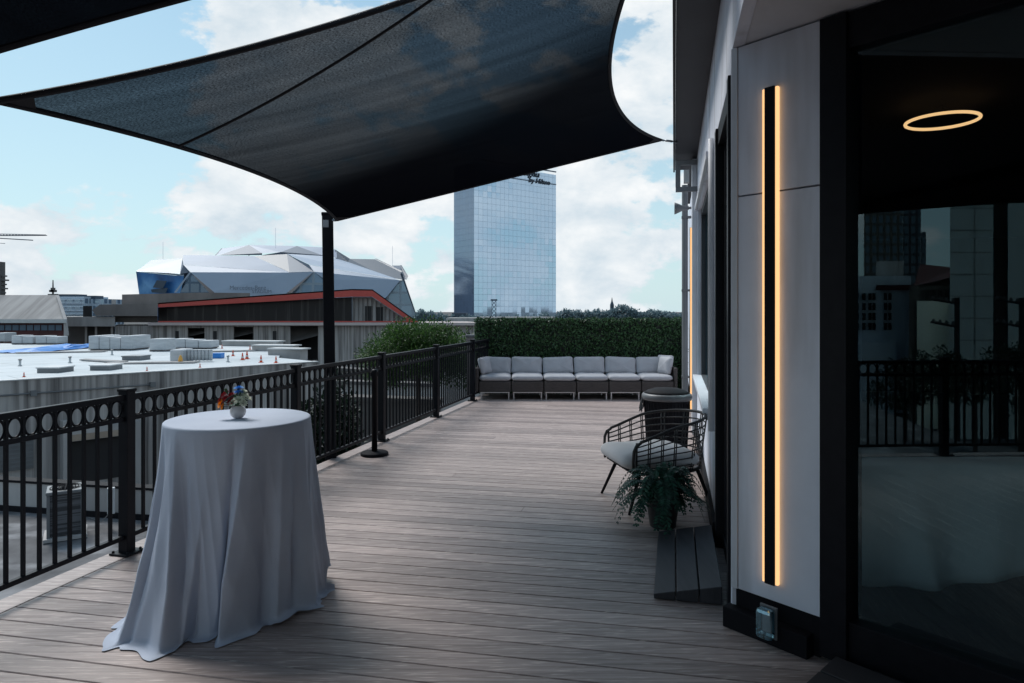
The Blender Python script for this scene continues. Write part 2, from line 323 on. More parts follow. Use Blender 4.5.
M['webbing']=pm('black_webbing',(.008,.008,.012),(.012,.012,.016),scale=20,rough=.8)
M['steel']=pm('steel_fitting',(.30,.31,.33),rough=.4,metal=.8)
M['sign_dark']=pm('dark_sign_letters',(.02,.03,.05))
M['sign_grey']=pm('grey_sign_letters',(.20,.23,.28))
M['screen']=None

def screenmat():
    m,t,o=nt('blue_banner'); tc=N(t,'TexCoord'); nz=N(t,'TexNoise'); nz.inputs['Scale'].default_value=.055; nz.inputs['Detail'].default_value=4
    t.links.new(tc.outputs['Object'],nz.inputs[0]); r=N(t,'ValToRGB'); t.links.new(nz.outputs[0],r.inputs[0])
    e=r.color_ramp.elements; e[0].position=.34; e[0].color=(.01,.05,.16,1); e[1].position=.66; e[1].color=(.16,.38,.66,1); k=e.new(.5); k.color=(.02,.16,.42,1)
    b=N(t,'BsdfPrincipled'); b.inputs['Roughness'].default_value=.4; t.links.new(r.outputs[0],b.inputs['Base Color']); t.links.new(b.outputs[0],o.inputs[0]); return m
M['screen']=screenmat()
M['bluepane']=gridmat('stadium_glazing',(.030,.085,.16),(.08,.13,.19),6,6,.6,var=.6,refl=.10)
M['tealpane']=gridmat('stadium_pale_glazing',(.17,.23,.29),(.26,.32,.37),7,7,.7,var=.45,refl=.12)

# ------------------------------------------------------------------ camera, world, sun
cam=bpy.data.cameras.new('camera'); co=bpy.data.objects.new('camera',cam); COL.objects.link(co); S.camera=co
co.location=(0,0,EYE); co.rotation_euler=(R_(90),0,0)
cam.sensor_width=36; cam.lens=36*F/1024; cam.shift_y=(HOR-341.5)/1024; cam.clip_start=.05; cam.clip_end=6000
SUN_EL=R_(50); SUN_AZ=R_(-42)                 # azimuth from +Y towards +X : sun ahead, a little to the right
w=bpy.data.worlds.new('World'); S.world=w; w.use_nodes=True; t=w.node_tree; t.nodes.clear()
wo=N(t,'OutputWorld'); bg=N(t,'Background'); t.links.new(bg.outputs[0],wo.inputs[0]); bg.inputs[1].default_value=.128
sky=N(t,'TexSky'); sky.sky_type='NISHITA'; sky.sun_disc=False; sky.sun_elevation=SUN_EL; sky.sun_rotation=SUN_AZ; sky.air_density=1.0; sky.dust_density=.6; sky.ozone_density=1.4
tint=N(t,'MixRGB',blend_type='MULTIPLY'); tint.inputs[0].default_value=1; tint.inputs[2].default_value=(.72,.98,.95,1); t.links.new(sky.outputs[0],tint.inputs[1])
tc=N(t,'TexCoord')
def cloudnoise(sc,off,det,stretch):
    mp=N(t,'Mapping'); mp.inputs['Scale'].default_value=stretch; mp.inputs['Location'].default_value=off; t.links.new(tc.outputs['Generated'],mp.inputs[0])
    n=N(t,'TexNoise'); n.inputs['Scale'].default_value=sc; n.inputs['Detail'].default_value=det; n.inputs['Roughness'].default_value=.58; n.inputs['Distortion'].default_value=.15
    t.links.new(mp.outputs[0],n.inputs[0]); return n.outputs[0]
big=cloudnoise(4.6,(.3,.1,.4),9,(1,1,2.0))
det=cloudnoise(11.0,(1.3,2.1,.7),10,(1,1,1.7))
def M2(op,a,b,clamp=False):
    n=N(t,'Math',operation=op,use_clamp=clamp)
    for i,x in enumerate((a,b)):
        if isinstance(x,(int,float)): n.inputs[i].default_value=x
        else: t.links.new(x,n.inputs[i])
    return n.outputs[0]
cov=M2('ADD',M2('MULTIPLY',big,.66),M2('MULTIPLY',det,.34))
# where the photo's cloud banks and blue gaps lie (direction, cos-width sharpness, amount)
def bank(px,py,sharp,amt):
    d=Vector(((px-512)/F,1,-(py-HOR)/F)).normalized()
    n=N(t,'VectorMath',operation='DOT_PRODUCT'); n.inputs[1].default_value=d; t.links.new(tc.outputs['Generated'],n.inputs[0])
    g=M2('POWER',M2('MAXIMUM',n.outputs['Value'],0.0),sharp)
    return M2('MULTIPLY',g,amt)
for b in ((270,15,260,.11),(650,50,120,.12),(30,260,110,.07),(260,215,120,.05),(120,110,150,-.13),(390,40,200,.03),(100,160,400,-.04),(610,250,70,.07),(460,30,60,.02)):
    cov=M2('ADD',cov,bank(*b))
sx=N(t,'SeparateXYZ'); t.links.new(tc.outputs['Generated'],sx.inputs[0])
hz=N(t,'MapRange'); hz.inputs['From Min'].default_value=0; hz.inputs['From Max'].default_value=.42; hz.inputs['To Min'].default_value=.075; hz.inputs['To Max'].default_value=-.0; t.links.new(sx.outputs[2],hz.inputs[0])
cov=M2('ADD',cov,hz.outputs[0])
cm=N(t,'MapRange'); cm.interpolation_type='SMOOTHSTEP'; cm.inputs['From Min'].default_value=.535; cm.inputs['From Max'].default_value=.59; t.links.new(cov,cm.inputs[0])
shade=N(t,'MapRange'); shade.inputs['From Min'].default_value=.35; shade.inputs['From Max'].default_value=.68; t.links.new(det,shade.inputs[0])
cc=N(t,'MixRGB'); cc.inputs[1].default_value=(5.0,5.8,6.4,1); cc.inputs[2].default_value=(7.4,7.6,7.7,1); t.links.new(shade.outputs[0],cc.inputs[0])
# pale haze in the blue
hzc=N(t,'MixRGB'); hzc.inputs[2].default_value=(5.0,6.3,6.8,1); t.links.new(tint.outputs[0],hzc.inputs[1])
hf=N(t,'MapRange'); hf.inputs['From Min'].default_value=0; hf.inputs['From Max'].default_value=.55; hf.inputs['To Min'].default_value=.88; hf.inputs['To Max'].default_value=.10; t.links.new(sx.outputs[2],hf.inputs[0]); t.links.new(hf.outputs[0],hzc.inputs[0])
mxs=N(t,'MixRGB'); t.links.new(cm.outputs[0],mxs.inputs[0]); t.links.new(hzc.outputs[0],mxs.inputs[1]); t.links.new(cc.outputs[0],mxs.inputs[2])
t.links.new(mxs.outputs[0],bg.inputs[0])
sl=bpy.data.lights.new('sun','SUN'); so=bpy.data.objects.new('sun',sl); COL.objects.link(so); sl.energy=3.0; sl.angle=R_(22); sl.color=(1,.98,.955)
sd=Vector((math.sin(SUN_AZ)*math.cos(SUN_EL),math.cos(SUN_AZ)*math.cos(SUN_EL),math.sin(SUN_EL)))
so.rotation_euler=sd.to_track_quat('Z','Y').to_euler(); so.location=(0,0,60)
S.view_settings.view_transform='Standard'; S.view_settings.look='None'; S.view_settings.exposure=0
S.cycles.max_bounces=8; S.cycles.transparent_max_bounces=12; S.cycles.use_denoising=True

# ------------------------------------------------------------------ frames of the place
RL=lambda Y: -3.68+.245*Y                    # railing line
WL=lambda Y: .30+.237*Y                      # building wall line
C0=Vector((1.134,3.52,0)); wd=Vector((.2306,.973,0)); wn=Vector((.973,-.2306,0))
u_=Vector((.6384,-.7697,0)); mn=Vector((.7697,.6384,0))
def W(s,t_,z): return C0+wd*s+wn*t_+Vector((0,0,z))     # along the long wall, into the building, up
def V_(s,t_,z): return C0+u_*s+mn*t_+Vector((0,0,z))    # along the canted entrance front
def fbox(mb,fr,s0,s1,t0,t1,z0,z1,mi=0):
    p=[fr(s0,t0,z0),fr(s0,t1,z0),fr(s1,t1,z0),fr(s1,t0,z0)]
    q=[fr(s0,t0,z1),fr(s0,t1,z1),fr(s1,t1,z1),fr(s1,t0,z1)]
    a=(p[1]-p[0]).cross(p[2]-p[1]).z
    if a<0: p.reverse(); q.reverse()
    mb.hexa(p+q,mi)

# ------------------------------------------------------------------ deck
bd=Vector((1,-.2,0)).normalized(); bp=Vector((.2,1,0)).normalized()
BW=.142; GAP=.0045
def isect(off,fx,slope,base):                # point on board line (offset off along bp) with X = base+slope*Y
    # P = bp*off + bd*q ; P.x = base + slope*P.y
    q=(base+slope*bp.y*off-bp.x*off)/(bd.x-slope*bd.y)
    return q
dk=MB(); k0=int(-6/BW); k1=int(13.5/BW)
for k in range(k0,k1):
    a=k*BW+GAP/2; b=(k+1)*BW-GAP/2
    ends=[]
    for off in (a,b):
        ql=isect(off,None,.245,-3.68+.06)
        qr=isect(off,None,.237,.30+.10)
        P=bp*off+bd*qr
        if P.y<3.7: qr=isect(off,None,0.0,4.4)
        ends.append((ql,qr))
    cuts=[0,1]
    rr=random.Random(k); c=.18+rr.random()*.64
    if k%7==3: cuts=[0,c,1]
    for i in range(len(cuts)-1):
        g=.0016/1
        def pt(off,e,f,z,dx=0): return bp*off+bd*(e[0]+(e[1]-e[0])*f+dx)+Vector((0,0,z))
        f0,f1=cuts[i],cuts[i+1]; d0=.0015 if i else 0; d1=-.0015 if i<len(cuts)-2 else 0
        ch=.004
        lo=[pt(a,ends[0],f0,-.026,d0),pt(a,ends[0],f1,-.026,d1),pt(b,ends[1],f1,-.026,d1),pt(b,ends[1],f0,-.026,d0)]
        md=[pt(a,ends[0],f0,-ch,d0),pt(a,ends[0],f1,-ch,d1),pt(b,ends[1],f1,-ch,d1),pt(b,ends[1],f0,-ch,d0)]
        hi=[pt(a+ch,ends[0],f0,0,d0),pt(a+ch,ends[0],f1,0,d1),pt(b-ch,ends[1],f1,0,d1),pt(b-ch,ends[1],f0,0,d0)]
        vs=lo+md+hi; fs=[(8,9,10,11)]
        for r in (0,4):
            for j in range(4): q=(j+1)%4; fs.append((r+j,r+q,r+4+q,r+4+j))
        dk.add(vs,fs)
# edge board along the railing
def RP(Y,off,z): 
    n=Vector((1,-.245,0)).normalized(); return Vector((RL(Y),Y,z))+n*off
for (y0,y1) in ((-5.5,-1.8),(-1.797,1.9),(1.903,5.6),(5.603,9.3),(9.303,13.45)):
    p=[RP(y0,-.105,-.03),RP(y0,.052,-.03),RP(y1,.052,-.03),RP(y1,-.105,-.03)]; dk.hexa(p+[q+Vector((0,0,.032)) for q in p])
deck=dk.build('deck',M['deck'],origin=(0,0,0)); tag(deck,kind='structure')
db=MB(); p=[RP(-5.5,-.10,-.04),Vector((4.4,-6.5,-.04)),Vector((4.4,3.5,-.04)),Vector((3.5,13.6,-.04)),RP(13.5,-.10,-.04)]
db.prism(p,(0,0,-.25))
tag(db.build('deck_base',M['under'],origin=(0,0,0)),kind='structure')  # near-black slab: the shade below the board gaps is in its colour

# ------------------------------------------------------------------ railing
rail=thing('metal_railing',Vector((RL(4.55),4.55,0)),'long black metal railing with a band of rings under its top rail, edging the deck','railing')
posts=[-3.1,-1.2,.72,2.62,4.55,6.556,8.45,10.34,12.16]
ral=Vector((.245,1,0)).normalized(); ran=Vector((1,-.245,0)).normalized(); rrz=math.atan2(-.245,1)
for Y in posts:
    m=MB(); c=Vector((RL(Y),Y,0))
    m.box(c+Vector((0,0,.545)),(.074,.074,1.075),rrz,b=.004); m.box(c+Vector((0,0,1.088)),(.088,.088,.022),rrz,b=.006)
    m.box(c+Vector((0,0,.0095)),(.15,.15,.013),rrz,b=.003)
    for sx_ in (-1,1):
        for sy_ in (-1,1):
            q=c+ral*.056*sy_+ran*.056*sx_; m.lathe([(.009,.016),(.009,.026),(.004,.030)],q,8)
    m.build('post',M['black'],rail)
def panel(Ya,Yb):
    A=Vector((RL(Ya),Ya,0)); B=Vector((RL(Yb),Yb,0)); L=(B-A).length; d=(B-A)/L
    A=A+d*.037; L-=.074
    m=MB()
    def bar(z,h,wd_): m.box(A+d*L/2+Vector((0,0,z)),(wd_,L,h),rrz,b=.003)
    bar(1.042,.036,.044); bar(.898,.030,.034); bar(.115,.030,.034)
    n=max(2,round(L/.1025)); sp=L/n
    for i in range(1,n):
        q=A+d*sp*i; m.box(q+Vector((0,0,.577)),(.018,.018,.90),rrz)
    m.build('rail_panel',M['black'],rail)
    r=MB(); rad=min(sp*.5-.008,.045)
    for i in range(n):
        q=A+d*sp*(i+.5)+Vector((0,0,.968))
        r.tube([q+d*math.cos(a)*rad+Vector((0,0,math.sin(a)*.0555)) for a in [2*math.pi*j/20 for j in range(20)]],.0072,6,True)
    r.build('ring_band',M['black'],rail,smooth=True)
ys=posts+[13.25]
for a,b in zip(ys[:-1],ys[1:]): panel(a,b)

# ------------------------------------------------------------------ stanchion
st=thing('stanchion_post',(-1.536,7.63,0),'black free-standing stanchion on a round weighted foot, beside the railing','stanchion')
m=MB(); m.lathe([(.152,0),(.155,.008),(.152,.030),(.14,.038),(.045,.046)],(-1.536,7.63,0),36); m.build('foot',M['blackmatt'],st,smooth=True,bevel=.003)
m=MB(); m.lathe([(.032,.046),(.032,.85),(.036,.852),(.036,.93),(.034,.95),(.02,.958)],(-1.536,7.63,0),20); m.build('post',M['black'],st,smooth=True)
m=MB(); m.box((-1.536,7.63,.905),(.088,.026,.05),.25,b=.004); m.build('belt_head',M['black'],st)

# ------------------------------------------------------------------ sails
Eye=Vector((0,0,EYE))
def edge(A,B,c,sag,tt):
    Mm=(A+B)/2; ax=(B-A); L=ax.length; ax/=L; d=c-Mm; d=d-ax*d.dot(ax); d.normalize()
    return A+(B-A)*tt+d*sag*L*(1-abs(2*tt-1)**2)
def sail(name,P1,P2,P3,P4,sags,mat_,label,n=48,dipz=0):
    c=(P1+P2+P3+P4)/4
    e12=[edge(P1,P2,c,sags[0],i/n) for i in range(n+1)]; e23=[edge(P2,P3,c,sags[1],i/n) for i in range(n+1)]
    e43=[edge(P4,P3,c,sags[2],i/n) for i in range(n+1)]; e14=[edge(P1,P4,c,sags[3],i/n) for i in range(n+1)]
    def sp(i,j):                              # i along 1->2 / 4->3, j along 1->4 / 2->3
        a,b=i/n,j/n
        q=e12[i]*(1-b)+e43[i]*b+e14[j]*(1-a)+e23[j]*a-(P1*(1-a)*(1-b)+P2*a*(1-b)+P3*a*b+P4*(1-a)*b)
        return q+Vector((0,0,dipz*math.sin(math.pi*a)*math.sin(math.pi*b)))
    root=thing(name,c,label,'shade sail')
    LX=(P2-P1).length; LY=(P4-P1).length
    m=MB()
    for j in range(n):
        for i in range(n):
            f=[(i,j),(i+1,j),(i+1,j+1),(i,j+1)]
            m.face([sp(*q) for q in f],0,[(q[0]/n*LX,q[1]/n*LY) for q in f])
    o=m.build('cloth',mat_,root)
    # weld so it shades smoothly
    import bmesh
    bm=bmesh.new(); bm.from_mesh(o.data); bmesh.ops.remove_doubles(bm,verts=bm.verts,dist=1e-4); bm.to_mesh(o.data); bm.free()
    o.data.polygons.foreach_set('use_smooth',[True]*len(o.data.polygons))
    m=MB()
    for E_ in (e12,e23,e43,e14): m.tube([p+Vector((0,0,.0)) for p in E_],.016,6)
    m.build('edge_webbing',M['webbing'],root,smooth=True)
    return root,sp,n
P1=Vector((-2.222,2.942,2.520)); P2=at(337,220,7.45); P3=at(661,140,7.95); P4=Vector((.799,3.48,3.759))
s1,sp,n=sail('shade_sail',P1,P2,P3,P4,(.048,.0,.101,.071),M['sail'],'big black mesh shade sail stretched between the deck post and the gutter',dipz=.0)
# seam across the cloth: welded double strip
m=MB(); pa=None
SEAM=[]
for k in range(33):
    a=k/32; i=.25*n*(1-a); j=.645*n*a
    ii=min(n-1,int(i)); fr=i-ii; jj=min(n-1,int(j)); fj=j-jj
    q=(sp(ii,jj)*(1-fr)+sp(ii+1,jj)*fr)*(1-fj)+(sp(ii,jj+1)*(1-fr)+sp(ii+1,jj+1)*fr)*fj
    SEAM.append(q+Vector((0,0,-.004)))
m.tube(SEAM,.008,6); m.build('seam',M['webbing'],s1,smooth=True)
def corner_patch(root,sp,n,ci,cj,k=2):
    m=MB(); g=lambda p,q: sp(p if ci==0 else n-p, q if cj==0 else n-q)+Vector((0,0,-.006))
    for p in range(k):
        for q in range(k-p):
            m.face([g(p,q),g(p+1,q),g(p+1,q+1),g(p,q+1)] if p+q<k-1 else [g(p,q),g(p+1,q),g(p,q+1)])
    m.build('corner_patch',M['webbing'],root)
for ci,cj in ((0,0),(1,0),(1,1),(0,1)): corner_patch(s1,sp,n,ci,cj)
# rigging: from each corner to its anchor
def rig(root,A,B):
    m=MB(); m.tube([A,B],.007,8); d=(B-A).normalized(); L=(B-A).length
    m.tube([A+d*L*.3,A+d*L*.7],.014,8)
    for q in (A+d*.02,B-d*.02):
        u=d.orthogonal().normalized(); m.tube([q+(d*math.cos(a)*.028+u*math.sin(a)*.02) for a in [2*math.pi*j/12 for j in range(12)]],.005,6,True)
    m.build('turnbuckle',M['steel'],root,smooth=True)
PT=Vector((-2.005,7.5,2.58)); PTb=Vector((-2.005+.055,7.44,2.60))
EAVE=lambda Y: WL(Y)-.276
rig(s1,P3,Vector((EAVE(8.05)+.01,8.05,3.60)))
rig(s1,P2,PTb); rig(s1,P4,Vector((EAVE(3.3)+.03,3.3,3.66)))
OP=Vector((-3.12,2.85,0)); rig(s1,P1,Vector((-3.06,2.87,2.47)))
Q1=Vector((-2.95,3.0,2.55)); Q2=Vector((.78,3.2,3.62)); Q3=Vector((-.85,-3.6,3.55)); Q4=Vector((-4.25,-3.2,2.86))
s2,sp2,n2=sail('shade_sail',Q1,Q2,Q3,Q4,(.022,.07,.05,.05),M['sail2'],'dense black shade sail nearest the camera, only its dark edge crossing the upper left corner')
for ci,cj in ((0,0),(1,0),(1,1),(0,1)): corner_patch(s2,sp2,n2,ci,cj)
rig(s2,Q1,Vector((-3.06,2.83,2.42))); rig(s2,Q2,Vector((EAVE(3.15)+.03,3.15,3.64))); rig(s2,Q3,Vector((EAVE(-3.7)+.05,-3.7,3.62))); rig(s2,Q4,Vector((-4.55,-3.35,2.97)))
def sailpost(top,bot,label,r=.06):
    root=thing('sail_post',bot,label,'post','posts holding the shade sails')
    d=(top-bot).normalized(); L=(top-bot).length; q=d.to_track_quat('Z','Y').to_matrix()@Matrix.Rotation(.25,3,'Z')
    m=MB(); m.box((top+bot)/2,(2*r,2*r,L),M=q,b=.008); m.build('shaft',M['black'],root)
    m=MB(); m.box(top+d*.012,(2*r+.012,2*r+.012,.03),M=q,b=.006); m.build('cap',M['black'],root)
    m=MB(); e=top-d*.10; m.box(e+q@Vector((r+.006,-.02,0)),(.012,.06,.08),M=q)
    m.build('eye_plate',M['steel'],root)
sailpost(Vector((-2.025,7.5,2.66)),Vector((-1.955,7.5,-2.6)),'tall square black post outside the railing carrying the low corner of the sail')
sailpost(Vector((-3.16,2.85,2.62)),Vector((-3.14,2.85,-2.6)),'black post just out of the left edge that anchors both sails')
sailpost(Vector((-4.66,-3.4,3.1)),Vector((-4.66,-3.4,-2.6)),'black post behind the camera at the far end of the railing')

# ------------------------------------------------------------------ host building
hb=thing('terrace_building',(2.5,6,0),'pale stucco building along the right of the deck, with dark eave and glass entrance','building')
m=MB()
T=.22
fbox(m,W,0.0,.07,.0,T,0,2.965); fbox(m,W,1.27,2.35,0,T,0,2.965)
fbox(m,W,2.35,5.40,0,T,0,.74); fbox(m,W,2.35,5.40,0,T,2.90,2.965); fbox(m,W,.07,1.27,0,T,2.86,2.965)
fbox(m,W,5.40,11.2,0,T,0,2.965)
fbox(m,W,0,11.2,0.003,T,2.968,3.62); fbox(m,W,-9,-.002,0.003,.06,2.968,3.62)
m.build('long_wall',M['wall'],hb)
m=MB(); fbox(m,W,5.48,5.92,-.06,-.002,0,3.58); m.build('pilaster',M['walltrim'],hb)
m=MB(); fbox(m,W,-9,6.32,-.276,.0,3.61,3.78); m.build('eave',M['soffit'],hb)
m=MB(); fbox(m,W,-9,6.34,-.30,-.278,3.585,3.84); m.build('gutter',M['black'],hb)
m=MB(); m.prism([W(-9,-.30,3.86),W(11.2,-.02,3.86),W(11.2,9,3.86),W(-9,9,3.86)],(0,0,.12)); m.build('roof',M['soffit'],hb)
m=MB(); fbox(m,W,1.2705,11.2,-.028,-.002,0.0,.14); m.build('skirting',M['blackmatt'],hb)
# back and end walls so the rooms are closed
m=MB(); fbox(m,W,-9,11.2,7,7.2,0,3.86); fbox(m,W,11.0,11.195,.225,7,0,3.85); fbox(m,W,-8.99,-8.8,.225,7,0,3.85)
m.build('rear_wall',M['dark_in'],hb)
m=MB(); m.prism([W(0,.225,2.99),W(11,.225,2.99),W(11,7,2.99),W(-8.8,7,2.99),V_(9,.02,2.99),V_(.0,.10,2.99)],(0,0,.04)); m.build('room_ceiling',M['dark_in'],hb)
m=MB(); m.prism([W(.02,.15,.006),W(11,.15,.006),W(11,7,.006),W(-8.8,7,.006),V_(9,.03,.006),V_(.0,.03,.006)],(0,0,.02)); m.build('room_floor',M['carpet'],hb)
# canted front: stucco panel, plinth, entrance ceiling
m=MB(); fbox(m,V_,.035,.463,0,.2,.195,2.20-.004); fbox(m,V_,.035,.463,0,.2,2.204,2.962); m.build('front_panel',M['wall'],hb,bevel=.003)
m=MB(); fbox(m,V_,0.0,.033,-.006,.2,.195,2.962); m.build('corner_trim',M['walltrim'],hb)
m=MB(); fbox(m,V_,-.01,.455,.012,.2,0,.192); fbox(m,V_,-.02,.425,-.055,.010,0,.105); m.build('plinth',M['blackmatt'],hb,bevel=.004)
m=MB(); 
m.prism([W(0,.062,2.972),V_(9,.2,2.972),V_(9,-2.6,2.972),W(-9,.02,2.972),W(-4,.02,2.972)][:4],(0,0,.05)); 
m.build('entrance_ceiling',M['walltrim'],hb)
# entrance doors
dr=MB()
fbox(dr,V_,.463,.585,-.012,.15,.022,2.962); 
for a,b in ((.585,1.72),(1.82,3.0)):
    fbox(dr,V_,a,b,.01,.12,.022,.215); fbox(dr,V_,a,b,.01,.12,2.80,2.962)
fbox(dr,V_,1.72,1.82,-.01,.12,.022,2.962); fbox(dr,V_,3.0,9,.0,.12,.022,2.962)
fbox(dr,V_,.70,3.0,-.05,.009,.0,.045)
frame=dr.build('entrance_frame',M['black'],hb,bevel=.003)
for a,b in ((.585,1.72),(1.82,3.0)):
    g=MB(); g.face([V_(a,.05,.215),V_(b,.05,.215),V_(b,.05,2.80),V_(a,.05,2.80)]); g.build('glass_pane',M['glass'],frame)
# side door on the long wall
sd_=MB()
for a,b in ((.07,.16),(1.16,1.27)): fbox(sd_,W,a,b,-.015,.16,0,2.855)
fbox(sd_,W,.16,1.16,.0,.16,2.74,2.855); fbox(sd_,W,.16,1.16,.03,.13,.02,.12)
for a,b in ((.16,.26),(1.06,1.16)): fbox(sd_,W,a,b,.04,.12,.12,2.74)
fd=sd_.build('side_door',M['black'],hb,bevel=.003)
g=MB(); g.face([W(.26,.08,.12),W(1.06,.08,.12),W(1.06,.08,2.74),W(.26,.08,2.74)]); g.build('glass_pane',M['glassw'],fd)
# window
wf=MB()
for a,b in ((2.35,2.42),(5.33,5.40)): fbox(wf,W,a,b,.05,.17,.745,2.895)
fbox(wf,W,2.42,5.33,.05,.17,2.83,2.895); fbox(wf,W,2.42,5.33,.05,.17,.745,.80); fbox(wf,W,3.88,3.94,.06,.16,.80,2.83)
wfo=wf.build('window',M['soffit'],hb,bevel=.003)
for a,b in ((2.42,3.88),(3.94,5.33)):
    g=MB(); g.face([W(a,.10,.80),W(b,.10,.80),W(b,.10,2.83),W(a,.10,2.83)]); g.build('pane',M['glassw'],wfo)
g=MB(); fbox(g,W,2.30,5.42,-.055,.05,.742,.79); fbox(g,W,2.30,5.42,-.03,-.002,.69,.741); g.build('sill',M['walltrim'],wfo,bevel=.004)
g=MB(); fbox(g,W,2.30,5.42,-.03,-.002,2.90,2.96); g.build('head_trim',M['walltrim'],wfo,bevel=.003)
g=MB()
for zz in (.6,1.9,3.0): fbox(g,W,6.88,6.98,-.18,-.0,zz,zz+.03)
g.tube([W(6.93,-.13,3.5),W(6.93,-.13,.06)],.045,12); g.build('downpipe',M['acgrey'],hb,smooth=False)
# conduit/vent on the wall between door and window
g=MB(); g.tube([W(1.42,-.03,.75),W(1.42,-.03,2.85)],.022,10); g.build('conduit',M['walltrim'],hb,smooth=True)

# wall fittings
br=thing('sign_bracket',W(5.3,-.2,3.3),'grey square-tube bracket frame sticking out from the wall under the eave','bracket')
g=MB(); 
for z in (3.50,3.16): fbox(g,W,5.28,5.34,-.27,-.002,z-.03,z+.03)
fbox(g,W,5.28,5.34,-.272,-.21,3.192,3.468); g.build('arm',M['acgrey'],br,bevel=.003)
g=MB(); fbox(g,W,5.25,5.37,-.17,-.10,3.24,3.40); g.build('lamp_box',M['white'],br,bevel=.004)
fl=thing('flood_light',W(5.95,-.2,2.95),'small cone-shaped grey flood light on the wall below the bracket','flood light')
g=MB(); q=W(6.2,-.19,3.05); ax=Matrix(((wn.x,0,wn.y),(wn.y,0,-wn.x),(0,1,0)))
A=(-wn).to_track_quat('Z','Y').to_matrix(); g.lathe([(.03,-.10),(.035,-.02),(.055,.02),(.085,.09),(.08,.095)],q,18,axis=A); g.build('lamp_head',M['acgrey'],fl,smooth=True)
g=MB(); g.tube([W(6.2,-.12,3.05),W(6.2,-.002,3.05)],.018,8); g.build('stem',M['acgrey'],fl,smooth=True)

# linear wall lamps
def walllamp(fr,s,t0,label,z0=.28,z1=2.71):
    root=thing('wall_lamp',fr(s,t0,z0),label,'wall lamp','tall warm LED strip lamps on the building')
    m=MB(); fbox(m,fr,s-.026,s+.026,t0-.028,t0-.002,z0,z1); m.build('housing',M['blackmatt'],root,bevel=.002)
    for sg in (-1,1):
        m=MB(); a,b=sorted((s+sg*.027,s+sg*.041)); fbox(m,fr,a,b,t0-.022,t0-.002,z0+.004,z1-.004); m.build('light_strip',M['lamp'],root,bevel=.003)
walllamp(V_,.222,0,'tall vertical lamp with two warm glowing strips on the pale panel beside the entrance')
walllamp(W,5.66,-.06,'thin glowing vertical lamp farther down the long wall, beyond the window')
# outlet with clear bubble cover
oc=thing('outlet_cover',V_(.30,-.09,.1),'weatherproof outlet in a clear plastic bubble cover low on the black plinth','outlet')
g=MB(); fbox(g,V_,.195,.285,-.068,-.056,.04,.195); g.build('back_plate',M['acgrey'],oc,bevel=.004)
g=MB(); fbox(g,V_,.199,.281,-.122,-.069,.045,.19); g.build('cover',M['clear'],oc,bevel=.018)
g=MB(); fbox(g,V_,.216,.264,-.082,-.0685,.07,.165); g.build('socket',M['walltrim'],oc,bevel=.003)

# ramps
def ramp_mesh(fr,s0,s1,t0,t1,z0,z1,nb,along_s=True):
    m=MB()
    for i in range(nb):
        a=t0+(t1-t0)*i/nb+.004; b=t0+(t1-t0)*(i+1)/nb-.004
        za=z0+(z1-z0)*i/nb; zb=z0+(z1-z0)*(i+1)/nb
        bt=[fr(s0,a,.004),fr(s0,b,.004),fr(s1,b,.004),fr(s1,a,.004)]; tp=[fr(s0,a,za),fr(s0,b,zb),fr(s1,b,zb),fr(s1,a,za)]
        if (bt[1]-bt[0]).cross(bt[2]-bt[1]).z<0: bt.reverse(); tp.reverse()
        m.hexa(bt+tp)
    return m
o=ramp_mesh(W,.22,1.33,-.405,-.03,.03,.105,3).build('threshold_ramp',M['ramp'],bevel=.004); tag(o,'grey wooden plank ramp lying before the side door, in front of the fern','ramp')
o=ramp_mesh(V_,.56,2.6,-.52,-.055,.03,.075,3).build('threshold_ramp',M['ramp2'],bevel=.004); tag(o,'black plank ramp at the foot of the glass entrance, lower right corner','ramp')
# ------------------------------------------------------------------ inside the entrance
tb=thing('banquet_table',(2.9,4.25,0),'long banquet table inside the dark room, hidden under its cloth','table')
m=MB(); m.box((3.1,3.96,.73),(2.3,.15,.025)); m.build('tabletop',M['brown'],tb)
for a,b in ((2.1,3.93),(4.1,3.93),(2.1,4.0),(4.1,4.0)):
    m=MB(); m.tube([(a,b,.03),(a,b,.714)],.016,8); m.build('leg',M['blackmatt'],tb)
m=MB(); nx=90; X0,X1=1.93,4.28
pts=[]
rows=[(4.06,.70),(4.05,.747),(3.88,.747),(3.868,.73)]+[(3.868,.73-.62*k/14) for k in range(1,15)]
def hemz(x): 
    q=(x-X0)/(X1-X0)
    return .10-.03*math.sin(q*9+.4)
for ri,(y,z) in enumerate(rows):
    for i in range(nx):
        x=X0+(X1-X0)*i/(nx-1); yy=y; zz=z
        if ri>3:
            v=(ri-3)/14; zz=.73+(hemz(x)-.73)*v
            yy=y-.05*v*(.5+.5*math.sin(x*9.2+1.2+.9*v))**3-.09*v*math.exp(-((x-2.27-.06*v)/.10)**2)-.02*v
        pts.append(Vector((x,yy,zz)))
m.grid(pts,nx,len(rows)); o=m.build('tablecloth',pm('pale_linen',(.50,.66,.69),(.45,.60,.63),scale=3,rough=.9),smooth=True,solid=.003); tag(o,'pale cloth hanging in folds over the long table behind the entrance glass','tablecloth')
pl=thing('pendant_lamp',at(942,121,4.6),'glowing ring-shaped pendant lamp hanging inside the dark room','pendant lamp')
c=at(942,121,4.55)
m=MB(); m.tube([c+Vector((math.cos(a)*.213,math.sin(a)*.213,0)) for a in [2*math.pi*i/48 for i in range(48)]],.0105,8,True); m.build('light_ring',M['ring'],pl,smooth=True)
m=MB(); 
for a in (0,2.1,4.2): m.tube([c+Vector((math.cos(a)*.213,math.sin(a)*.213,.01)),Vector((c.x,c.y,2.985))],.0015,5)
m.build('cable',M['blackmatt'],pl)

